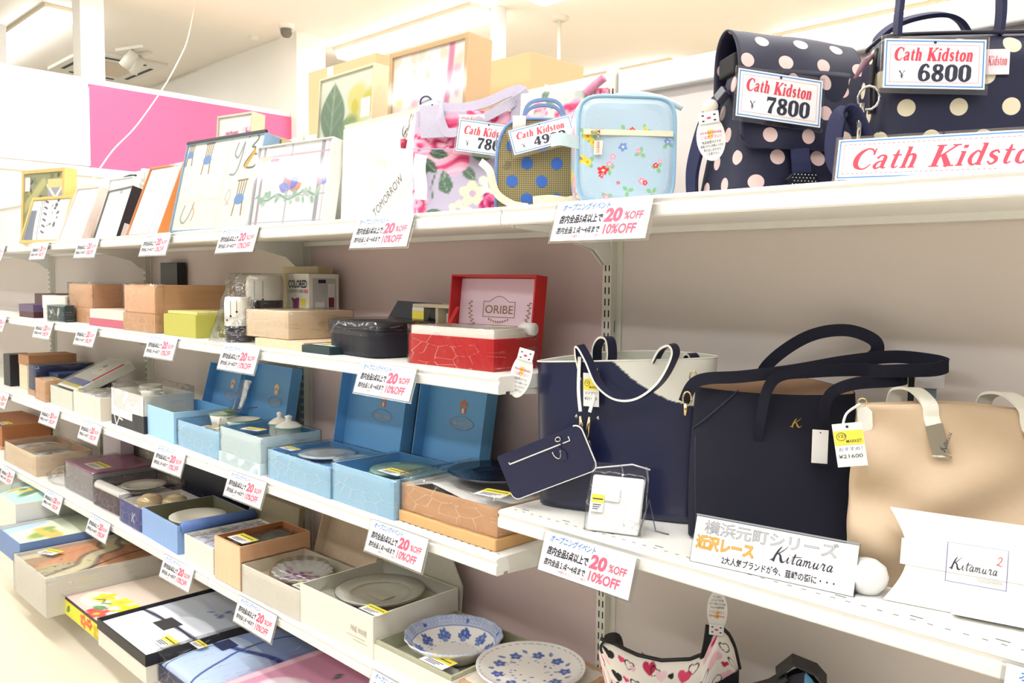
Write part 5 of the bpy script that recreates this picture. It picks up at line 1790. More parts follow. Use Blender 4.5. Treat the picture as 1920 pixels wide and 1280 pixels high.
# shoulder straps: drooping front loop and upright back loop
st1 = spline([(.105, .02, .25), (.1, .005, .29), (.108, -.012, .31), (.128, -.02, .285), (.15, -.024, .245), (.185, -.026, .222), (.225, -.024, .225), (.262, -.02, .255), (.283, -.012, .3), (.275, .0, .318), (.255, .01, .31), (.24, .018, .285)], 8)
MB().strap(st1, .02, .004, [(.35, .9, .1)] * len(st1), 0, 1).build('shoulder_strap', [NAVY, EDGE], t)
st2 = spline([(.11, .08, .26), (.112, .07, .3), (.128, .055, .322), (.146, .045, .32), (.152, .04, .29), (.15, .03, .262)], 8)
MB().strap(st2, .022, .004, [(.5, .8, 0)] * len(st2), 0, 1).build('shoulder_strap', [NAVY, EDGE], t)
st3 = spline([(.287, .06, .24), (.288, .055, .285), (.296, .05, .3), (.306, .045, .29), (.31, .04, .25)], 8)
MB().strap(st3, .022, .004, [(.6, .8, 0)] * len(st3), 0, 1).build('shoulder_strap', [NAVY, EDGE], t)
mb = MB()
for x in (.108, .14):
    mb.strap(spline([(x - .004, -.003, .29 if x < .12 else .27), (x - .003, -.008, .23), (x + (.002 if x < .12 else -.012), -.01, .19)], 5), .006, .003, (1, 0, 0))
    mb.lathe([(0, -.004), (.004, 0), (0, .004)], 10, 1, (x + (-.006 if x < .12 else .004), -.008, .18))
mb.build('hook_leather', [EDGE, CHROME], t)
mb = MB()
for x, dx in ((.111, .006), (.129, -.004)):
    mb.tube([(x, -.012, .182), (x + dx * .4, -.013, .165), (x + dx, -.014, .14)], [.003, .0045, .003], 8)
    mb.tube([(x + dx + .007 * math.cos(a), -.014, .13 + .009 * math.sin(a)) for a in [i * .5 for i in range(13)]], .0016, 6)
mb.build('snap_hooks', BRASS, t)
ptag('white and yellow price tag hanging inside the front strap of the navy tote', at(t, (.13, -.012, .262)), 22, .03, .062, tilt=4)
alarm_tag('oval warning tag on the left top corner of the navy tote', at(t, (.002, -.012, .295)), 30, .042, .088, roll=14)
# navy pouch clipped to the tote
pt = thing('pouch', 'flat navy pouch with white piping hanging from the tote strap', 'pouch', at(t, (.12, -.03, .165)), 20)
pw, ph = .182, .088
pp = sub('panel', pt, (.0, -.006, .008), (0, -25, 0))
cor = []
for cx, cy, a0 in ((-.0, -.0, 0), (-.0, -ph, 3), (-pw, -ph, 2), (-pw, 0, 1)):
    r_ = .014 if cy < 0 or cx == 0 else .004
    ccx, ccy = cx + (-r_ if cx == 0 else r_), cy + (-r_ if cy == 0 else r_)
    a1 = {0: 90, 3: 0, 2: -90, 1: 180}[a0]
    for i in range(7):
        a = R(a1 - 15 * i)
        cor.append((ccx + r_ * math.cos(a), ccy + r_ * math.sin(a)))
MB().prism(cor, 'y', -.005, .005).build('pouch_body', NAVY, pp, .002)
MB().tube([(x, -.0045, z) for x, z in cor[:14]], .0014, 6).tube([(x, -.0052, z) for x, z in cor[12:21]], .0008, 6).tube([(-pw + .02, -.0055, -.018), (-pw + .02, -.0056, -.022), (-.05, -.0056, -.022)], .0013, 6).tube([(-.045, -.0056, -.022), (-.03, -.0056, -.022), (-.03, -.0056, -.014)], .0011, 6).build('piping', EDGE, pp)
MB().loft([[(x * s_ - .062, -.006 - .003 * k, z * s_ - .02) for x, z in [(.006 * math.cos(a) * (1 + (0 if math.sin(a) > 0 else .5)), .013 * math.sin(a) - .006) for a in [2 * math.pi * i / 20 for i in range(20)]]] for k, s_ in ((0, 1.15), (1, 1.0))], 0, False, True).build('zip_pull', NAVY, pp, rot=(0, -12, 0))
MB().tube([(-.062 + .008 * math.cos(a), -.008, -.03 + .015 * math.sin(a)) for a in [math.pi + i * .3 for i in range(11)]], .0012, 6).tube([(-.05 + .005 * math.cos(a), -.008, -.012 + .004 * math.sin(a)) for a in [i * .5 for i in range(14)]], .0012, 6).build('zip_slider', CHROME, pp)
# ---- handkerchief pack on a small stand
t = thing('handkerchief_pack', 'white handkerchief in clear film standing in front of the navy bags', 'handkerchief', (.245, -.285, ZT), 22, tilt=-22)
bx('cloth', M('white_cloth', (246, 246, 244), .7, scale=30, bump=.2), t, -.046, .046, .0, .012, .004, .1, .004)
MB().loft([sup(.052, .009, 4, 30, 0, .006, .001), sup(.054, .011, 4, 30, 0, .006, .05), sup(.053, .008, 4, 30, 0, .006, .1), sup(.05, .002, 4, 30, 0, .006, .122)], 0, False, True).build('film_sleeve', FILM, t)
MB().tube([(.052, .008, .118), (.02, .007, .124), (-.045, .008, .112)], .0014, 6).build('sleeve_seal', M('film_seal', (236, 240, 244), .15), t)
sticker(t, -.03, -.005, .05, .022, .03, 8, True)
ptk = bx('alarm_head', M('white_plastic'), t, -.018, .008, -.006, -.001, .055, .08, .003)
t = thing('pack_stand', 'thin grey wire stand holding the handkerchief pack', 'stand', (.27, -.255, ZT), 22)
MB().tube([(.012, -.02, .004), (.022, .012, .06), (.03, .03, .002), (.055, .02, .002)], .0012, 6).build('pack_stand', M('grey_wire', (120, 122, 126), .3, .8), t)

# ---- large navy bag
t = thing('handbag', 'large plain navy handbag with a gold initial and long straps', 'handbag', (.352, -.222, ZT), 28, 'leather handbags')
W, D, H = .262, .13, .253
K = 80


def bring(f):
    a = W / 2 * (1 - .03 * f + .03 * math.sin(math.pi * f))
    b = D / 2 * (1 - .72 * f ** 1.3)
    return sup(a, b, 6 - 2.5 * f, K, W / 2, D / 2, H * f, lambda x, y: (.022 if y > 0 else -.006) * f ** 6 * (1 - (2 * x / W) ** 2))


fr = [0, .02, .06] + [.06 + .94 * i / 14 for i in range(1, 15)]
rings = [bring(f) for f in fr]
rings[0] = [(W / 2 + (p[0] - W / 2) * .95, D / 2 + (p[1] - D / 2) * .85, 0) for p in rings[0]]
NAV2 = M('dark_navy_fabric', (13, 15, 36), .85, scale=200, bump=.08, var=.05)
MB().loft(rings, 0, True, False).build('body', NAV2, t)
TAN = M('tan_lining', (206, 168, 136), .7)
MB().loft([list(reversed([(p[0] * .99 + .001, D / 2 + (p[1] - D / 2) * .8, p[2] - .0) for p in r_])) for r_ in rings[6:]], 0, True, False).build('lining', TAN, t)
mb = MB()


def fy(f):
    return D / 2 - D / 2 * (1 - .72 * f ** 1.3)


mb.tube(spline([(.002, fy(.72) - .001 + .014, .72 * H), (.025, fy(.8) - .001, .8 * H), (.06, fy(.92) - .0012, .93 * H), (.075, fy(.99) - .001, .99 * H)], 6), .0012, 6)
mb.tube(spline([(.016, fy(.06) - .001, .06 * H), (.012, fy(.35) - .0008, .35 * H), (.008, fy(.68) + .002, .68 * H)], 6), .0009, 6)
mb.build('seams', M('navy_seam', (34, 38, 66), .5), t)
# gold initial
mb = MB()
put_serif(mb, 'K', 0, 0, .013, 0, 0, SCR)
mb.build('gold_initial', M('gold_metal', (214, 178, 84), .3, 1), t, loc=(.158, fy(.78) - .0022, .775 * H), rot=(80, 0, 0))
# handles and long strap
sd = (.15, 1, .1)
hf = spline([(.108, .035, .62 * H), (.112, .02, .8 * H), (.12, .018, H), (.14, .03, H + .026), (.19, .04, H + .034), (.26, .04, H + .04), (.31, .025, H + .038), (.32, .0, H + .034), (.3, -.012, H + .03), (.25, -.005, H + .022), (.218, .01, H + .004), (.21, .018, .9 * H), (.218, .028, .74 * H)], 8)
MB().band(hf, [.013 + .008 * math.sin(math.pi * min(1, i / (len(hf) - 1))) for i in range(len(hf))], .005).build('carry_handle', NAV2, t)
hb = spline([(.1, .11, H - .02), (.12, .11, H + .035), (.18, .1, H + .085), (.24, .09, H + .1), (.285, .08, H + .085), (.285, .08, H + .06), (.24, .085, H + .04)], 8)
MB().band(hb, .02, .005).build('carry_handle', NAV2, t)
ls = spline([(-.012, .03, .9 * H), (.01, .03, H + .012), (.08, .03, H + .022), (.16, .035, H + .035), (.24, .045, H + .052), (.31, .045, H + .062), (.36, .03, H + .06), (.378, .005, H + .056), (.36, -.018, H + .05), (.31, -.02, H + .046), (.27, -.012, H + .042)], 8)
MB().band(ls, .02, .0035).build('long_strap', NAV2, t)
mb = MB()
mb.tube([(-.006 + .007 * math.cos(a), .02, H * .93 + .012 * math.sin(a)) for a in [i * .5 for i in range(14)]], .0017, 6)
mb.tube([(-.008, .02, H * .9), (-.008, .018, H * .82)], [.004, .003], 8)
mb.tube([(.002 + .006 * math.cos(a), .03, H * 1.06 + .014 * math.sin(a)) for a in [i * .5 for i in range(10)]], .0013, 6)
mb.build('strap_hook', BRASS, t)
ptag('plain white tag hanging on the front of the large navy bag', at(t, (.203, -.004, .79 * H)), 26, .024, .054, False, tilt=4)
mb = MB()

# ---- beige bag
t = thing('handbag', 'beige nylon handbag with white straps and a metal name plate', 'handbag', (.622, -.224, ZT), 24, 'leather handbags')
W, D, H = .34, .085, .252
K = 120


def wr(x, z):
    return .009 * math.sin(z * 60 + x * 22) * math.exp(-((x - .03) / .07) ** 2) + .006 * math.sin(x * 38 - z * 46) * math.exp(-((z - .12) / .09) ** 2)


def gring(f):
    a = W / 2 * (1 - .035 * f + .02 * math.sin(math.pi * f) + .006 * math.sin(f * 25) * (1 - f))
    b = D / 2 * (1 - .62 * f ** 1.4)
    r_ = sup(a, b, 5.5 - 2.5 * f, K, W / 2, D / 2, H * f, lambda x, y: .012 * f ** 2 * math.exp(-((x + .1 * W) / .11) ** 2))
    return [(p[0], p[1] + (wr(p[0], p[2]) if p[1] < D / 2 else 0), p[2]) for p in r_]


rings = [gring(f) for f in [0, .02, .05] + [.05 + .95 * i / 30 for i in range(1, 31)]]
MB().loft(rings, 0, True, True).build('body', BEIGE, t)


def gy(f):
    return D / 2 - D / 2 * (1 - .62 * f ** 1.4)


for k, x in enumerate((.092, .21)):
    s_ = spline([(x - .035, .1, H - .01), (x - .03, .09, H + .018), (x - .01, .06, H + .026), (x + .006, gy(1) - .004, H + .012), (x + .01, gy(.97) - .004, H * .97), (x + .013, gy(.93) - .004, H * .93)], 8)
    MB().strap(s_, .02, .004, [(1, .1, 0)] * len(s_)).build('carry_strap', WLEA, t)
    pl = MB().strap([(x + .013, gy(.93) - .0035, H * .935), (x + .024, gy(.76) - .0035, H * .765)], .022, .004, (1, 0, 0)).build('name_plate', M('brushed_metal', (196, 184, 160), .3, .9), t, .0006)
    mb = MB()
    put_serif(mb, 'Kitamura.', 0, 0, .008, 0, .1, SCR, .03)
    mb.build('plate_script', INK, pl, loc=(x + .028, gy(.775) - .0068, H * .785), rot=(80, -74, 0))
    MB().tube([(x + .013, gy(.76) - .004, H * .76), (x + .037, gy(.76) - .004, H * .758)], .002, 8).build('plate_bar', CHROME, pl)
MB().prism([(-.006, .0), (.014, .0), (.016, -.03), (.01, -.045), (-.003, -.05), (-.008, -.045), (-.003, -.035)], 'y', -.004, .0).build('corner_loop', WLEA, t, .001, loc=(.012, .038, H + .002))
MB().tube([(.013 + .006 * math.cos(a), .035, H + .006 + .006 * math.sin(a)) for a in [i * .5 for i in range(14)]], .0014, 6).build('corner_ring', BRASS, t)
MB().tube(spline([(.01, .032, H + .004), (-.008, .022, H - .01), (-.013, .012, H - .03)], 5), .002, 6).build('tag_cord', EDGE, t)
ptag('white and yellow price tag on the left corner of the beige bag', at(t, (-.008, -.002, H - .02)), 22, .04, .062, tilt=0, roll=-10)
t = thing('warning_tag', 'small alarm clip hanging behind the beige bag, beside the large navy bag', 'tag', (.66, -.035, ZT + .3), 20)
bx('alarm_head', M('white_plastic'), t, -.02, .02, -.005, .0, -.03, .0, .003)
bx('card', M('teal_card', (120, 140, 150), .5), t, -.02, .01, .001, .003, -.045, -.005, 0)
bx('cord_loop', BLACKC, t, -.03, -.021, .0, .003, -.06, .0, .001)

# ---- acrylic sign stand
t = thing('sign_stand', 'clear acrylic stand holding the white series sign with gold and black lettering', 'sign', (.412, -.304, ZT), 8)
W, H = .243, .07
b = sub('sign_face', t, (0, 0, 0), (-18, 0, 0))
bx('acrylic_plate', CLEAR, b, -.001, W + .001, 0, .002, 0, H + .003, .0005)
bx('card', PAPER, b, .001, W - .001, -.0006, -.0001, .001, H, 0)
MB().box(0, W, -.001, .003, H + .001, H + .0035).build('acrylic_edge', M('acrylic_edge', (150, 156, 160), .1), b)
mb = MB()
put_text(mb, '横浜元町シリーズ', .016, .048, .0215, 3, 0, 0, .2, outline=.02)
put_text(mb, '近沢レース', .006, .0245, .0215, 1, 0, .035, .092)
put_text(mb, '近沢レース', .006, .0245, .0215, 2, 0, .035, .092, outline=.018, z=.0002)
put_serif(mb, 'Kitamura.', .122, .0265, .0205, 0, .12, SCR, .094, z=.0002, wk=1.15)
put_text(mb, '2大人気ブランドが今、韮崎の街に・・・', .05, .0075, .012, 0, 0, .022, .166)
mb.build('printed_text', [INK, M('gold_letter', (228, 176, 76), .5), M('gold_letter_edge', (190, 132, 50), .5), M('grey_outline', (140, 142, 150), .6)], b, loc=(0, -.0009, 0), rot=(90, 0, 0))
MB().prism([(.0, .0), (.105, .0), (.105, .0018), (.0, .0018)], 'x', 0, W).build('acrylic_foot', CLEAR, t)
MB().add([(W, .003, .0025), (W, .09, .0025), (W, .022, H)], [(0, 1, 2)]).build('acrylic_side', CLEAR, t)

# ---- white pillow box
t = thing('pillow_box', 'white pillow shaped gift carton with a framed script label', 'box', (.687, -.268, ZT + .001), 12)
W, H = .3, .125
N = 26


def pil(U, V, s_):
    c = np.sin(np.pi * V)
    inset = .028 * c
    x = inset + (W - 2 * inset) * U
    return x, s_ * .016 * np.sin(np.pi * V) ** .8, H * V


b = sub('carton', t, (0, .018, 0), (-15, 0, 0))
PB = M('gloss_white_card', (246, 245, 240), .35, var=.005)
for s_, nm in ((-1, 'front_face'), (1, 'rear_face')):
    sheet(nm, b, lambda U, V: pil(U, V, s_), lambda P: None, 8, N, mat=PB)
mb = MB()
for e in (0, 1):
    L_ = []
    for i in range(N):
        v = i / (N - 1)
        c = math.sin(math.pi * v)
        x = .028 * c if e == 0 else W - .028 * c
        L_.append((x, v, c))
    vs = []
    for (x, v, c) in L_:
        y = .016 * c ** .8
        vs += [(x, -y, H * v), (x + (.012 * c if e == 0 else -.012 * c), 0, H * v), (x, y, H * v)]
    fs = []
    for i in range(N - 1):
        for j in range(2):
            fs.append((3 * i + j, 3 * i + j + 1, 3 * i + j + 4, 3 * i + j + 3))
    mb.add(vs, fs, 0, True)
mb.build('end_flap', PB, b)
mb = MB()
fw, fh = .058, .042
for a in ((0, fw, 0, .0006), (0, fw, fh - .0004, fh), (0, .0006, 0, fh), (fw - .0006, fw, 0, fh)):
    mb.box(a[0], a[1], a[2], a[3], 0, .0003, 0)
put_serif(mb, 'Kitamura', .003, .014, .0125, 1, .1, SCR, .046, z=.0002)
put_serif(mb, '2', .047, .024, .011, 2, .1, SCR, .007, z=.0002)
put_text(mb, 'YOKOHAMA', .03, .005, .005, 3, 0, 0, .024)
mb.build('printed_label', [M('print_violet_blue', (70, 70, 150), .5), INK, REDP, M('print_grey')], b, loc=(.075, -.0175, .04), rot=(90, 0, 0)).scale = (1.2, 1.2, 1)
MB().box(.02, W - .02, -.0168, -.016, .052, .086).build('paper_band', M('satin_band', (250, 250, 248), .2), b)
MB().box(.085, W - .01, -.02, -.001, .0, .0012).build('base_tab', PB, b)
t = thing('paper_ball', 'round white stuffed ball between the sign and the pillow carton', 'stuffing', (.657, -.238, ZT))
MB().lathe([(0, .0), (.016, .002), (.025, .012), (.028, .025), (.024, .038), (.013, .046), (0, .048)], 24).build('paper_ball', M('white_tissue', (242, 241, 240), .6, scale=40, bump=.15), t)
# ------------------------------------------------ bags on the top shelf
LILAC = (188, 180, 200)
M_LIL = M('lilac_cloth', (188, 182, 200), .75, scale=120, bump=.1)


def roses(P):
    P.mix(np.ones_like(P.U), LILAC)
    s_ = P
    for x, y, r, k in ((.30, .62, .26, 1), (.02, .6, .14, 2), (.66, .9, .2, 3), (.0, .08, .14, 5), (.95, .45, .2, 6)):
        for a in (3.9, 4.6, 5.3, 5.9):
            s_.leaf(x + r * .8 * math.cos(a), y + r * .8 * math.sin(a), .2, a + .2, (92, 116, 98) if k % 2 else (70, 96, 80))
        s_.rose(x, y, r, seed=k)
    for x, y, r, c in ((.52, .2, .12, (232, 230, 190)), (.68, .28, .12, (240, 236, 224)), (.4, .06, .09, (232, 230, 196)), (.5, .02, .07, (240, 238, 228))):
        s_.flower(x, y, r, c, (190, 170, 190), 5, x * 9)
    s_.rose(.7, .08, .13, ((214, 70, 130), (170, 30, 90), (110, 20, 60)), 4)
    s_.line(spline([(.2, .36), (.17, .26), (.18, .16)], 6), .012, (84, 104, 90))
    s_.leaf(.26, .34, .16, -1.2, (84, 112, 92), .7)


def bag_body(name, t, W, D, H, paint, n0=6, n1=3, top=.55, bulge=.02, mat=None, K=150, NR=90, cap=True, su=None, base=None, sag=.0):
    """soft upright bag; painted by (u along the outline from the front left corner, height)"""
    rings = []
    for i in range(NR):
        f = i / (NR - 1)
        g = min(1, f / .03)
        a = W / 2 * (1 - .04 * f + bulge * math.sin(math.pi * f)) * (.97 + .03 * g)
        b = D / 2 * (1 - (1 - top) * f ** 1.3) * (.9 + .1 * g)
        rings.append(sup(a, b, n0 - (n0 - n1) * f, K, W / 2, D / 2, H * f, lambda x, y: -sag * f ** 3 * (1 - (2 * x / W) ** 2)))
    o = MB().loft(rings, 0, True, cap).build(name, mat or VC, t)
    co = np.array(rings).reshape(-1, 3)
    u = np.where(co[:, 1] < D / 2, co[:, 0] / W, 1 + (W - co[:, 0]) / W)
    u = np.where(co[:, 0] < .04 * W, -(co[:, 1] / W) * .8, u)
    P = Paint(u[None, :] * 1.0, (co[:, 2] / W)[None, :], base or LILAC)
    paint(P)
    me = o.data
    C = P.C.reshape(-1, 3)
    extra = len(me.vertices) - len(C)
    set_col(me, C)
    return o, rings


t = thing('shoulder_bag', 'lilac shoulder bag printed with big pink roses and a fold-over strap', 'bag', (-.325, -.265, Z1), 45, 'flowered bags on the top shelf')
W, D, H = .25, .065, .228
bag_body('body', t, W, D, H, roses, 5, 2.8, .35)
mb = MB()
mb.strap(spline([(.06, .02, H - .035), (.055, .03, H - .005), (.045, .035, H + .012), (.02, .035, H + .005)], 6), .03, .004, (1, 0, 0))
sp = spline([(.05, .03, H + .012), (.09, .03, H + .006), (.15, .035, H + .018), (.21, .04, H + .045), (.235, .045, H + .05), (.238, .04, H + .03)], 8)
mb.strap(sp, .022, .003, [(0, .3, 1)] * len(sp))
sp2 = spline([(.055, .018, H + .012), (.06, .005, H - .02), (.075, .0, H - .05), (.11, -.004, H - .045), (.16, .004, H - .015), (.21, .015, H + .015), (.245, .04, H + .045)], 8)
mb.strap(sp2, [.02] * len(sp2), .003, [(.4, .2, 1)] * len(sp2))
mb.strap(spline([(.235, .03, H + .04), (.232, .018, H - .02), (.23, .014, H - .06)], 6), .045, .003, (1, .1, 0))
mb.strap(spline([(.04, .015, H + .008), (.043, .004, H - .03), (.045, -.001, H - .062)], 6), .05, .003, (1, 0, 0))
mb.build('strap', M_LIL, t)
MB().box(.0, .245, -.0015, .004, .142, .144).build('pocket_edge', M_LIL, t, loc=(0, 0, 0))
bx('cloth_label', M('pale_label', (236, 226, 230), .6), t, .1, .155, .001, .0025, H - .03, H - .012, 0)
mb = MB()
put_serif(mb, 'Cath Kidston', 0, 0, .008, 0, .25, width=.042)
mb.build('label_text', REDP, t, loc=(.107, .0004, H - .025), rot=(88, 0, 0))
MB().tube([(-.004, .05, H - .005), (-.012, .04, H - .03), (-.018, .03, H - .055)], .004, 8).tube([(-.018 + .005 * math.cos(a), .03, H - .045 + .014 * math.sin(a)) for a in [i * .5 for i in range(14)]], .0015, 6).build('zip_slider', CHROME, t)
MB().tube([(-.02, .03, H - .062), (-.021, .028, H - .08)], [.008, .006], 10).build('zip_toggle', M('ruby_toggle', (176, 50, 86), .4), t)
MB().strap(spline([(.02, .004, .13), (.018, -.012, .1), (.022, -.014, .06), (.02, -.01, .035)], 6), [.026] * 19, .004, (1, .2, 0)).build('wrapped_strap', M('white_tissue'), t)
a_ = thing('warning_tag', 'white alarm tag clipped on the top left of the lilac rose bag', 'tag', at(t, (.03, .03, H + .012)), 30)
a_.rotation_euler = (R(10), R(-20), R(30))
bx('alarm_head', M('white_plastic'), a_, -.02, .024, -.005, .002, -.026, .006, .003)
mb = MB()
for x, y in ((-.01, -.004), (.012, -.004), (-.01, -.018), (.012, -.018)):
    mb.box(x - .002, x + .002, y - .002, y + .001, 0, .0004)
mb.build('alarm_slots', INK, a_, loc=(0, -.0052, 0), rot=(90, 0, 0))
MB().tube([(.0 + .013 * math.cos(a), 0, .006 + .013 * math.sin(a)) for a in [i * .26 for i in range(13)]], .002, 6).build('alarm_loop', M('blue_black_cord', (60, 66, 96), .5), a_)

# flowered tote behind
t = thing('tote_bag', 'flowered tote standing behind the burlap and blue bags', 'bag', (-.16, -.125, Z1), 24, 'flowered bags on the top shelf')


def totep(P):
    P.mix(np.ones_like(P.U), (214, 212, 208))
    for x, y, r, k in ((.62, 1.0, .2, 1), (.2, 1.1, .13, 2), (.95, 1.24, .12, 3)):
        P.leaf(x + r * .6, y + r * .8, .16, 1.1, (110, 134, 116))
        P.leaf(x - r, y + r * .6, .16, 2.3, (120, 140, 122))
        P.rose(x, y, r, seed=k)
    P.speck(14, .05, [(190, 200, 190), (222, 226, 214)], 3, (0, 1), (.8, 1.3))


bag_body('body', t, .2, .07, .262, totep, 5, 2.6, .3, K=110, NR=60)
MB().tube(spline([(.15, .02, .25), (.175, .02, .27), (.19, .018, .28)], 6), [.009] * 13, 10).build('corner_puff', M('pink_print_cloth', (206, 96, 136), .7, c2=(236, 176, 196), scale=60), t)

# burlap bag with blue dots
t = thing('small_handbag', 'small burlap handbag with blue spots and blue handles', 'bag', (-.045, -.285, Z1), 44, 'flowered bags on the top shelf')
W, D, H = .15, .075, .168
BUR = M('burlap', (196, 184, 142), .9, kind='weave', c2=(120, 108, 70), p=78)
CRM = M('cream_webbing', (230, 222, 198), .8, scale=200, bump=.2)
BLH = M('blue_handle', (112, 146, 196), .5, scale=80, bump=.1)
pts = []
for i in range(41):
    a = math.pi * i / 40
    pts.append((W / 2 - W / 2 * math.copysign(abs(math.cos(a)) ** .55, math.cos(a)), .04 + (H - .04) * abs(math.sin(a)) ** .55))
pts = [(0, 0)] + pts + [(W, 0)]
MB().prism(pts, 'y', 0, D).build('body', BUR, t, .004)
MB().tube([(p[0], .0, p[1]) for p in pts], .0032, 8).tube([(p[0], D, p[1]) for p in pts], .0032, 8).build('piping', BLH, t)
mb = MB()
for i in range(4):
    for j in range(5):
        x, z = .03 + .056 * i + (0 if j % 2 else .028) - .028 * (j == 9), .019 + .033 * j
        if x < W - .012 and z < H - .02:
            mb.lathe([(0, 0), (.0112, 0)], 24, 0, (x, z, 0))
mb.build('spot_print', M('blue_spot', (58, 106, 190), .7), t, loc=(0, -.0008, 0), rot=(90, 0, 0))
MB().prism([(.002, .03), (.073, .03), (.073, .15), (.002, .15)], 'x', -.002, -.001).build('side_print', M('cream_blue_print', (216, 214, 196), .8, c2=(150, 176, 214), scale=40), t)
for y in (.012, D - .012):
    hp = spline([(.05, y, H - .03), (.052, y, H + .015), (.07, y, H + .035), (.11, y, H + .035), (.128, y, H + .01), (.13, y, H - .03)], 8)
    MB().strap(hp, .011, .005, (0, 1, 0)).build('carry_handle', BLH, t)
mb = MB()
mb.strap(spline([(-.03, .02, .09), (-.012, -.006, .07), (.0, -.012, .03), (.03, -.016, .008), (.06, -.02, .002)], 6), .014, .003, [(.3, .2, 1)] * 25)
mb.strap(spline([(.07, -.02, .012), (.1, -.02, .014), (.13, -.018, .011), (.15, -.018, .016)], 6), [.024 - .004 * abs(i - 9) / 9 for i in range(19)], .003, [(0, .2, 1)] * 19)
mb.build('strap', CRM, t)
bx('buckle', M('cream_buckle', (214, 206, 180), .4), t, .15, .17, -.026, -.014, .002, .026, .003)
bx('buckle', M('cream_buckle'), t, -.032, -.012, .0, .012, .07, .092, .003).rotation_euler = (0, R(30), 0)
bx('pull_tab', WHITE, t, .03, .055, -.004, -.002, H - .03, H + .005, .0005)
ptag('plain white tag hanging at the right of the burlap bag', at(t, (W + .006, -.012, .09)), 44, .018, .052, False, roll=6)

# light blue flowered vinyl bag
t = thing('small_handbag', 'shiny light blue vinyl bag with small flowers and a zip', 'bag', (.14, -.272, Z1), 49, 'flowered bags on the top shelf')
W, D, H = .178, .07, .19
SKY = (182, 206, 222)


def tiny(P):
    P.mix(np.ones_like(P.U), SKY)
    P.speck(160, .005, [(226, 236, 242)], 9, (-.3, 2), (0, .9))
    yl, rd, pk, bl, gr = (244, 214, 50), (222, 50, 60), (240, 160, 190), (120, 150, 216), (130, 190, 130)
    for x, y in ((.14, .62), (.3, .33), (.1, .4), (.62, .5), (.8, .36), (.9, .6), (.5, .12), (.28, .05), (.75, .1), (.04, .7), (.45, .72), (.68, .74)):
        for k in range(3):
            P.leaf(x + .02, y, .07, k * 2.1 + x * 9, gr, .5)
    for x, y, r, c in ((.1, .66, .055, yl), (.16, .6, .045, yl), (.04, .43, .05, yl), (.1, .4, .045, yl), (.0, .44, .045, bl), (.25, .31, .06, rd), (.32, .38, .04, pk), (.22, .24, .03, rd), (.36, .46, .035, pk), (.3, .05, .04, pk), (.24, .72, .035, pk), (.46, .56, .05, bl), (.62, .52, .03, pk), (.8, .38, .032, rd), (.84, .42, .025, pk), (.66, .22, .04, pk), (.7, .2, .03, rd), (.92, .62, .04, bl), (.55, .73, .03, rd), (.7, .76, .028, yl), (.42, .2, .02, rd)):
        P.flower(x, y, r, c, (250, 240, 200) if c != yl else (226, 130, 60), 5, x * 20)
    for x, y, r, c in ((-.14, .55, .12, rd), (-.2, .3, .1, yl), (-.12, .2, .09, pk), (-.12, .7, .08, pk), (-.2, .5, .06, gr), (-.13, .08, .07, rd)):
        P.flower(x, y, r, c, (250, 230, 160), 5, y * 9)


pts = []
for i in range(33):
    a = 2 * math.pi * i / 32
    c, s_ = math.cos(a), math.sin(a)
rings = []
K = 160
for f in [0, .08, .2, .35, .5, .65, .8, .92, 1]:
    # rounded upright rectangle swept from front to back
    y = D * f
    g = 1 - .035 * (2 * f - 1) ** 6
    ring = []
    for i in range(K):
        a = 2 * math.pi * (i + .5) / K - math.pi / 2
        c, s_ = math.cos(a), math.sin(a)
        ring.append((W / 2 + W / 2 * g * math.copysign(abs(c) ** .34, c), y, H / 2 + H / 2 * g * math.copysign(abs(s_) ** .34, s_)))
    rings.append(ring)
side = MB().loft(rings, 0, False, False).build('side_panel', VS, t)
co = np.array(rings).reshape(-1, 3)
P = Paint((-co[:, 1] / W * .9)[None] + 0, (co[:, 2] / W)[None], SKY)
tiny(P)
set_col(side.data, P.C)


def rr(U, V):
    a = (U * 2 - 1)
    b = (V * 2 - 1)
    m = np.maximum(np.abs(a), np.abs(b)) + 1e-9
    k = m / (np.abs(a) ** 5.9 + np.abs(b) ** 5.9 + 1e-12) ** (1 / 5.9)
    return W / 2 + W / 2 * .965 * a * k, H / 2 + H / 2 * .965 * b * k, 1 - np.clip(m, 0, 1)


def vin(U, V):
    x, z, e = rr(U, V)
    return x, -.004 * np.clip(e * 8, 0, 1) - .002 * np.sin(x * 40 + z * 30) * np.clip(e * 4, 0, 1), z


sheet('front_panel', t, vin, lambda P: tiny(P), 200, 170, 1, H / W, mat=VS)
sheet('rear_panel', t, lambda U, V: (lambda r_: (r_[0], D + r_[2] * .02, r_[1]))(rr(U, V)), lambda P: tiny(P), 30, 30, 1, H / W, mat=VS)
ring0 = [(p[0], -.001, p[2]) for p in rings[0]]
MB().tube(ring0, .0032, 8, closed=True).build('piping', M('blue_piping', (150, 190, 216), .3), t)
MB().box(.012, W - .008, -.0075, -.0045, H * .625, H * .675).build('zip_band', M('cream_zip', (232, 226, 200), .6), t)
MB().tube([(.025, -.009, H * .655), (.04, -.01, H * .655)], .003, 8).tube([(.036, -.01, H * .655), (.038, -.0105, H * .6)], .0018, 6).build('zip_slider', BRASS, t)
MB().prism([(.031, .085), (.044, .085), (.045, .108), (.03, .108)], 'y', -.0105, -.009).build('zip_pull', M('cream_pull', (240, 232, 214), .4), t, .002)
mb = MB()
put_serif(mb, 'Cath Kidston', 0, 0, .006, 0, .2, width=.02)
mb.build('pull_text', REDP, t, loc=(.0395, -.0108, .0865), rot=(90, -90, 0))
mb = MB()
mb.strap(spline([(.004, -.004, .105), (-.012, -.014, .106), (-.03, -.018, .108), (-.045, -.01, .106)], 6), .022, .0025, [(0, .1, 1)] * 19)
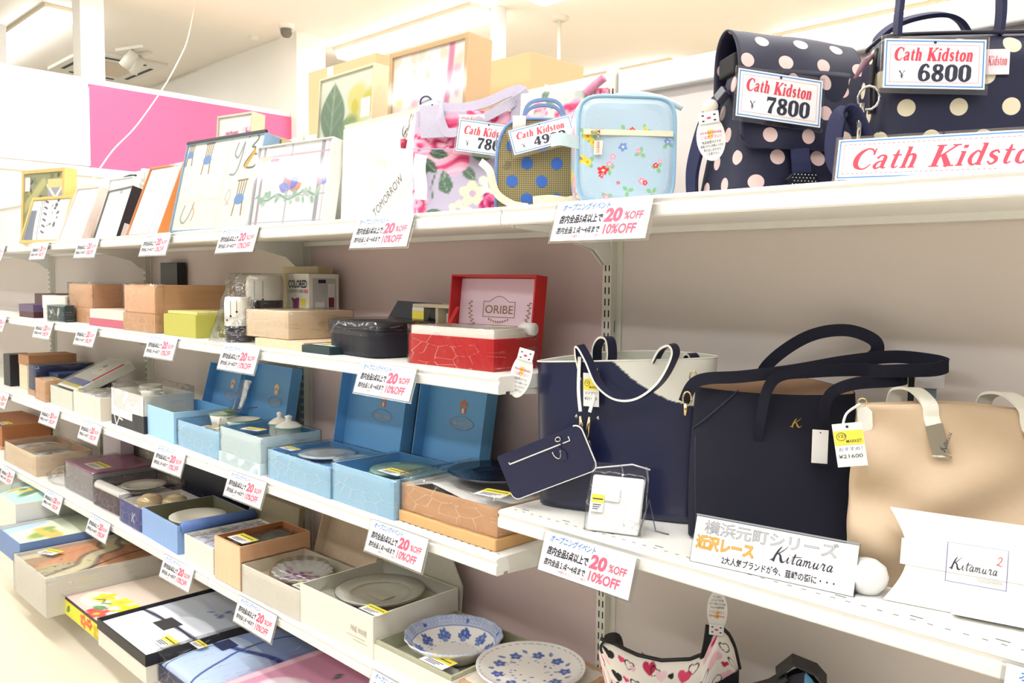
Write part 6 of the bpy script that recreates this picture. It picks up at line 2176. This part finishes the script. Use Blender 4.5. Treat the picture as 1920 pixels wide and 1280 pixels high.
mb.build('side_strap', M('aqua_strap', (196, 216, 220), .3, coat=.4), t)
MB().tube(spline([(.06, .05, H - .004), (.1, .05, H + .012), (.16, .05, H + .006), (.2, .05, H - .01)], 8), .006, 8).build('top_handle', M('aqua_strap'), t)

# spotted backpack
BPM = M('navy_pink_spots', (22, 24, 52), .55, kind='dots', c2=(226, 196, 190), p=(.062, .0112))
t = thing('backpack', 'navy flap backpack with pale pink spots standing on the top shelf', 'bag', (.445, -.245, Z1), 55, 'navy spotted bags')
W, D, H = .2, .19, .19
rings = []
for i in range(26):
    f = i / 25
    a = W / 2 * (1 - .05 * f + .02 * math.sin(math.pi * f))
    b = D / 2 * (1 - .5 * f ** 1.1)
    rings.append(sup(a, b, 6 - 2 * f, 90, W / 2, b, H * f))
MB().loft(rings, 0, True, True).build('body', BPM, t)
# flap: sheet over the top
prof = spline([(.095, .12), (.1, .18), (.098, .225), (.085, .25), (.06, .258), (.034, .245), (.014, .215), (.004, .17), (-.004, .12), (-.008, .085), (-.008, .068)], 6)
N = len(prof)
vs, uvs, fs = [], [], []
acc = [0]
for i in range(1, N):
    acc.append(acc[-1] + math.dist(prof[i], prof[i - 1]))
NX = 40
for i, (y, z) in enumerate(prof):
    for j in range(NX + 1):
        u = j / NX
        x = -.004 + (W + .008) * u
        k = i / (N - 1)
        zz = z - .045 * max(0, 1 - k * 1.2) * 0
        droop = -.014 * u ** 1.5 * math.exp(-((k - .35) / .3) ** 2)
        corner = .02 * (max(0, abs(u - .5) * 2 - .8) / .2) ** 2 * max(0, (k - .85) / .15)
        vs.append((x, y - .003 * math.sin(u * 9 + k * 5), z + droop + corner))
        uvs.append((x + .02, acc[i] + .01))
for i in range(N - 1):
    for j in range(NX):
        a = i * (NX + 1) + j
        fs.append((a, a + NX + 1, a + NX + 2, a + 1))
mb = MB()
mb.add(vs, fs, 0, True, uvs)
o = mb.build('flap', [BPM, M('black_lining', (20, 18, 20), .8)], t)
md = o.modifiers.new('solid', 'SOLIDIFY')
md.thickness = .003
md.offset = 0
md.material_offset = 0
MB().box(-.001, .02, .03, .09, H - .002, H + .03).build('inner_gusset', M('black_lining'), t, .004)
mb = MB()
mb.strap([(.09, -.01, .07), (.092, -.012, .05), (.094, -.012, .03)], .03, .003, (1, 0, 0))
mb.build('buckle_strap', STRAPN, t)
MB().prism([(.07, .012), (.12, .012), (.125, .02), (.11, .032), (.082, .032), (.068, .02)], 'y', -.018, -.008).build('buckle', M('black_dotted_buckle', (20, 22, 34), .35, kind='plain'), t, .002)
mb = MB()
for i in range(7):
    for j in range(4):
        mb.lathe([(0, 0), (.0009, 0)], 8, 0, (.076 + .0058 * i + .003 * (j % 2), .0155 + .0048 * j, 0))
mb.build('buckle_dots', EDGE, t, loc=(0, -.0183, 0), rot=(90, 0, 0))
MB().strap(spline([(-.004, .05, .165), (-.018, .075, .14), (-.02, .11, .1), (-.018, .145, .05), (-.008, .165, .004)], 8), [.02 + .016 * min(1, i / 16) for i in range(33)], .006, [(.1, -.9, -.35)] * 33).build('shoulder_strap', STRAPN, t)
MB().strap([(-.004, .05, .165), (-.014, .06, .15)], .03, .012, (.3, -.9, .3)).build('strap_buckle', M('matte_navy_plastic', (30, 30, 48), .4), t, .002)
MB().lathe([(0, -.008), (.011, -.007), (.0125, 0), (.011, .006), (.006, .009), (0, .01)], 20).build('alarm_button', M('ivory_plastic', (236, 230, 214), .35), t, loc=(-.03, .05, .138), rot=(90, 0, -10))
bx('side_label', M('navy_label', (60, 66, 92), .6), t, .19, .212, -.006, -.004, .08, .13, 0)
alarm_tag('oval warning tag hanging on the side of the navy backpack', at(t, (-.035, .045, .125)), 35, .044, .07, roll=-8)
# spotted holdall
HPM = M('navy_cream_spots', (24, 26, 56), .5, kind='dots', c2=(226, 214, 182), p=(.066, .0115))
t = thing('holdall', 'navy holdall with cream spots and upright carry handles at the right of the top shelf', 'bag', (.648, -.238, Z1), 38, 'navy spotted bags')
W, D, H = .37, .125, .205
rings = []
for i in range(24):
    f = i / 23
    g = 1 - max(0, f - .8) / .2
    e = math.sqrt(max(0, 1 - (1 - g) ** 2)) if f > .8 else 1
    a = W / 2 * (.93 + .07 * e)
    b = D / 2 * (.55 + .45 * e) if f > .8 else D / 2
    rings.append(sup(a, b, 7, 80, W / 2, D / 2, H * f))
MB().loft(rings, 0, True, True).build('body', HPM, t)
MB().tube([(p[0], p[1], H * .985) for p in rings[-2]], .0028, 6, closed=True).build('piping', M('navy_piping', (24, 24, 44), .4), t)
mb = MB()
for x in (.035, .22):
    mb.strap(spline([(x + .0, -.002, .12), (x + .002, -.003, .17), (x + .004, .012, H - .002)], 6), .0001, .0001, (1, 0, 0))
hp = spline([(.024, .02, H - .005), (.024, .016, H + .03), (.03, .014, H + .07), (.06, .012, H + .1), (.12, .012, H + .1), (.148, .014, H + .07), (.154, .016, H + .03), (.154, .02, H - .005)], 8)
MB().strap(hp, .022, .006, [(0, 1, .1)] * len(hp)).build('carry_handle', STRAPN, t)
hp = spline([(.03, .1, H - .005), (.02, .095, H + .012), (.05, .09, H + .035), (.1, .09, H + .045), (.13, .09, H + .035), (.15, .095, H + .005)], 8)
MB().strap(hp, .024, .006, [(0, 1, .4)] * len(hp)).build('carry_handle', STRAPN, t)
MB().strap(spline([(.034, .012, H + .078), (.09, .008, H + .106), (.148, .011, H + .05)], 8), .034, .009, (0, 1, .1)).build('leather_grip', M('dark_leather', (44, 32, 40), .4), t, .002)
MB().strap(spline([(.18, .1, H - .003), (.21, .095, H + .012), (.27, .09, H + .01), (.3, .1, H - .006)], 8), .022, .005, (0, 1, .3)).build('shoulder_strap', STRAPN, t)
mb = MB()
mb.strap(spline([(-.004, .03, .165), (-.006, .028, .13), (-.004, .03, .1)], 6), .01, .004, (0, 1, 0))
mb.tube(spline([(-.002, .02, H - .02), (-.005, .015, .17), (-.006, .02, .135)], 6), .003, 6)
mb.build('zip_tape', M('black_zip', (24, 22, 26), .4), t)
MB().tube([(-.006, .02, H - .028), (-.02, .008, H - .04), (-.035, -.002, H - .064)], [.003, .005, .002], 8).build('zip_pull', M('mauve_leather', (120, 84, 96), .5), t)
mb = MB()
mb.tube([(-.012 + .013 * math.cos(a), .012 - .004 * math.cos(a), .118 + .016 * math.sin(a)) for a in [i * .5 for i in range(14)]], .0018, 8)
mb.tube([(-.02, .01, .11), (-.023, .008, .085), (-.025, .008, .06)], [.004, .005, .003], 8)
mb.build('ring_and_hook', CHROME, t)
MB().strap(spline([(-.014, .012, .06), (-.035, .01, .1), (-.05, .02, .09), (-.05, .03, .04), (-.03, .02, .012), (-.008, .006, .015)], 8), .03, .004, [(.5, -.85, 0)] * 41).build('shoulder_strap_end', STRAPN, t)
bx('cloth_label', M('pale_label'), t, .112, .16, -.0035, -.0015, .143, .176, .0005)
mb = MB()
put_serif(mb, 'Cath Kidston', 0, 0, .012, 0, .2, width=.042, wk=1.3)
mb.build('label_text', REDP, t, loc=(.115, -.0037, .155), rot=(90, 0, 0))

price_card('tilted price card for 7800 on the navy backpack flap', (.449, -.272, Z1 + .112), 55, .137, .072, '7800', tilt=-6, roll=5)
price_card('price card for 6800 on the navy holdall', (.655, -.252, Z1 + .125), 38, .128, .066, '6800', tilt=-6, roll=2)
price_card('tilted price card for 780 partly hidden behind the burlap bag', (-.243, -.213, Z1 + .137), 45, .125, .068, '7800', tilt=-8, roll=7)
price_card('tilted price card for 49 in front of the burlap bag', (-.002, -.28, Z1 + .096), 44, .118, .05, '4900', tilt=-16, roll=-15)
price_card('long shop name card lying at the right front edge of the top shelf', (.617, -.3, Z1 + .002), 13, .25, .056, None, tilt=-14, roll=1)

# ------------------------------------------------ bags on the low shelf at the right
t = thing('shoulder_bag', 'crescent shoulder bag printed with pink and black hearts on the low shelf', 'bag', (.16, -.215, Z4 - .0), 28)


def hearts(P):
    P.mix(np.ones_like(P.U), (242, 234, 224))
    g = random.Random(5)
    for k in range(90):
        x, y = (k % 15) / 15 * 1.05 + g.uniform(-.03, .03), (k // 15) / 6 * .8 + g.uniform(-.04, .04) + .03
        c = [(226, 70, 110), None, (240, 190, 200), (196, 40, 84), None, (242, 206, 212), (30, 26, 30)][k % 7]
        if c is None:
            P.heart(x, y, .034, (40, 34, 36), g.uniform(-.5, .5), .14)
        else:
            P.heart(x, y, (.048, .026, .042, .022)[k % 4], c, g.uniform(-.5, .5))
    zz = cres(P.U, P.V / .8, -1)[2]
    P.mix((zz < .1 + .14 * np.clip(P.U - .5, 0, 1)) * 1., (24, 22, 28))


def cres(U, V, s_):
    top = np.interp(U, [0, .106, .184, .28, .455, .66, .757, .79, .847, .92, .96, 1], [.186, .18, .172, .164, .16, .17, .184, .212, .242, .226, .206, .165])
    bot = np.interp(U, [0, .1, .3, .5, .7, .9, 1], [.15, .05, .008, .003, .012, .07, .13])
    z = bot + (top - bot) * V
    th = np.sin(np.pi * np.clip(U * .96 + .02, 0, 1)) ** .6 * np.sin(np.pi * np.clip(V, 0, 1)) ** .5
    return .255 * U, .045 + s_ * (.045 * th + .002), z


for s_, nm in ((-1, 'front_panel'), (1, 'rear_panel')):
    sheet(nm, t, lambda U, V: cres(U, V, s_), hearts, 170, 110, 1, .8)
U = np.linspace(0, 1, 60)
x, y, z = cres(U, np.ones(60), -1)
MB().tube([(a, .045, c + .001) for a, c in zip(x, z)], .0045, 8).build('black_zip', M('black_zip'), t)
mb = MB()
mb.strap(spline([(.012, .045, .165), (.006, .045, .175), (.012, .05, .186), (.03, .06, .182), (.036, .065, .15)], 6), .03, .004, [(.2, 1, .1)] * 25)
mb.build('top_strap', M('black_webbing', (24, 22, 26), .6), t)
mb = MB()
mb.strap(spline([(.19, .04, .17), (.197, .035, .21), (.2, .04, .242)], 6), .012, .006, (1, .2, 0))
mb.build('side_strap', M('black_webbing'), t)
MB().prism([(.05, .08), (.075, .16), (.095, .147), (.105, .1)], 'y', .07, .074).build('grey_strap_end', M('grey_strap', (130, 120, 126), .7), t)
a_ = alarm_tag('alarm tag sticking up from the right tip of the heart printed bag', at(t, (.214, .03, .234)), 28, .036, .075)
a_.rotation_euler = (R(4), R(180), R(28))
# black bag with bright flowers
t = thing('shoulder_bag', 'black bag with bright orange and blue flowers at the bottom edge of the picture', 'bag', (.27, -.285, Z4), 26)
BLKW = M('black_webbing')


def bright(P):
    P.mix(np.ones_like(P.U), (40, 34, 70))
    for x, y, r, c in ((.5, .72, .16, (236, 110, 70)), (.66, .85, .14, (60, 80, 190)), (.36, .8, .12, (190, 110, 200)), (.8, .7, .13, (230, 120, 110)), (.55, .95, .1, (240, 200, 90)), (.92, .85, .1, (170, 90, 190)), (.2, .75, .12, (226, 96, 60)), (.72, .98, .08, (90, 140, 210))):
        P.flower(x, y, r, c, (246, 220, 120), 7, x * 8)


def blk(U, V, s_):
    top = .138 + .03 * np.sin(np.pi * U)
    th = np.sin(np.pi * np.clip(U * .94 + .03, 0, 1)) ** .5 * np.sin(np.pi * np.clip(V * .96 + .02, 0, 1)) ** .5
    return .19 * U, .04 + s_ * .04 * th, top * V


sheet('front_panel', t, lambda U, V: blk(U, V, -1), bright, 90, 80, 1, 1)
sheet('rear_panel', t, lambda U, V: blk(U, V, 1), lambda P: P.mix(np.ones_like(P.U), (30, 28, 36)), 20, 20)
MB().strap(spline([(.0, .03, .135), (.06, .03, .162), (.125, .035, .178), (.2, .04, .188), (.25, .06, .2)], 8), .012, .014, [(0, 1, 0)] * 33).build('black_band', BLKW, t, .002)
t = thing('shoulder_bag', 'black and purple bag with a raised black flap, right of the heart printed bag', 'bag', (.455, -.22, Z4), 24)


def purp(P):
    P.mix(np.ones_like(P.U), (34, 28, 40))
    P.disc(.8, .86, .12, (180, 110, 190), .16, .6)
    P.disc(.9, .8, .08, (70, 60, 130), .12)
    P.line([(.4, .7), (.7, .92)], .07, (150, 146, 150))
    P.disc(.66, .96, .05, (90, 150, 190))


def pb(U, V, s_):
    top = np.interp(U, [0, .15, .35, .5, .62, .8, 1], [.178, .193, .218, .24, .248, .218, .15])
    th = np.sin(np.pi * np.clip(U * .94 + .03, 0, 1)) ** .5 * np.sin(np.pi * np.clip(V * .96 + .02, 0, 1)) ** .5
    return .16 * U, .045 + s_ * .045 * th, top * V


sheet('front_panel', t, lambda U, V: pb(U, V, -1), purp, 80, 80, 1, 1)
sheet('rear_panel', t, lambda U, V: pb(U, V, 1), lambda P: P.mix(np.ones_like(P.U), (30, 28, 36)), 30, 30)
MB().strap([(.055, .04, .236), (.08, .042, .261), (.115, .044, .25), (.13, .046, .233)], .035, .006, (0, 1, .1)).build('raised_flap', BLKW, t, .002)
MB().strap(spline([(.0, .03, .183), (.03, .03, .206), (.07, .034, .238)], 6), .03, .006, (0, 1, .1)).build('black_strap', BLKW, t)
bpy.context.view_layer.update()
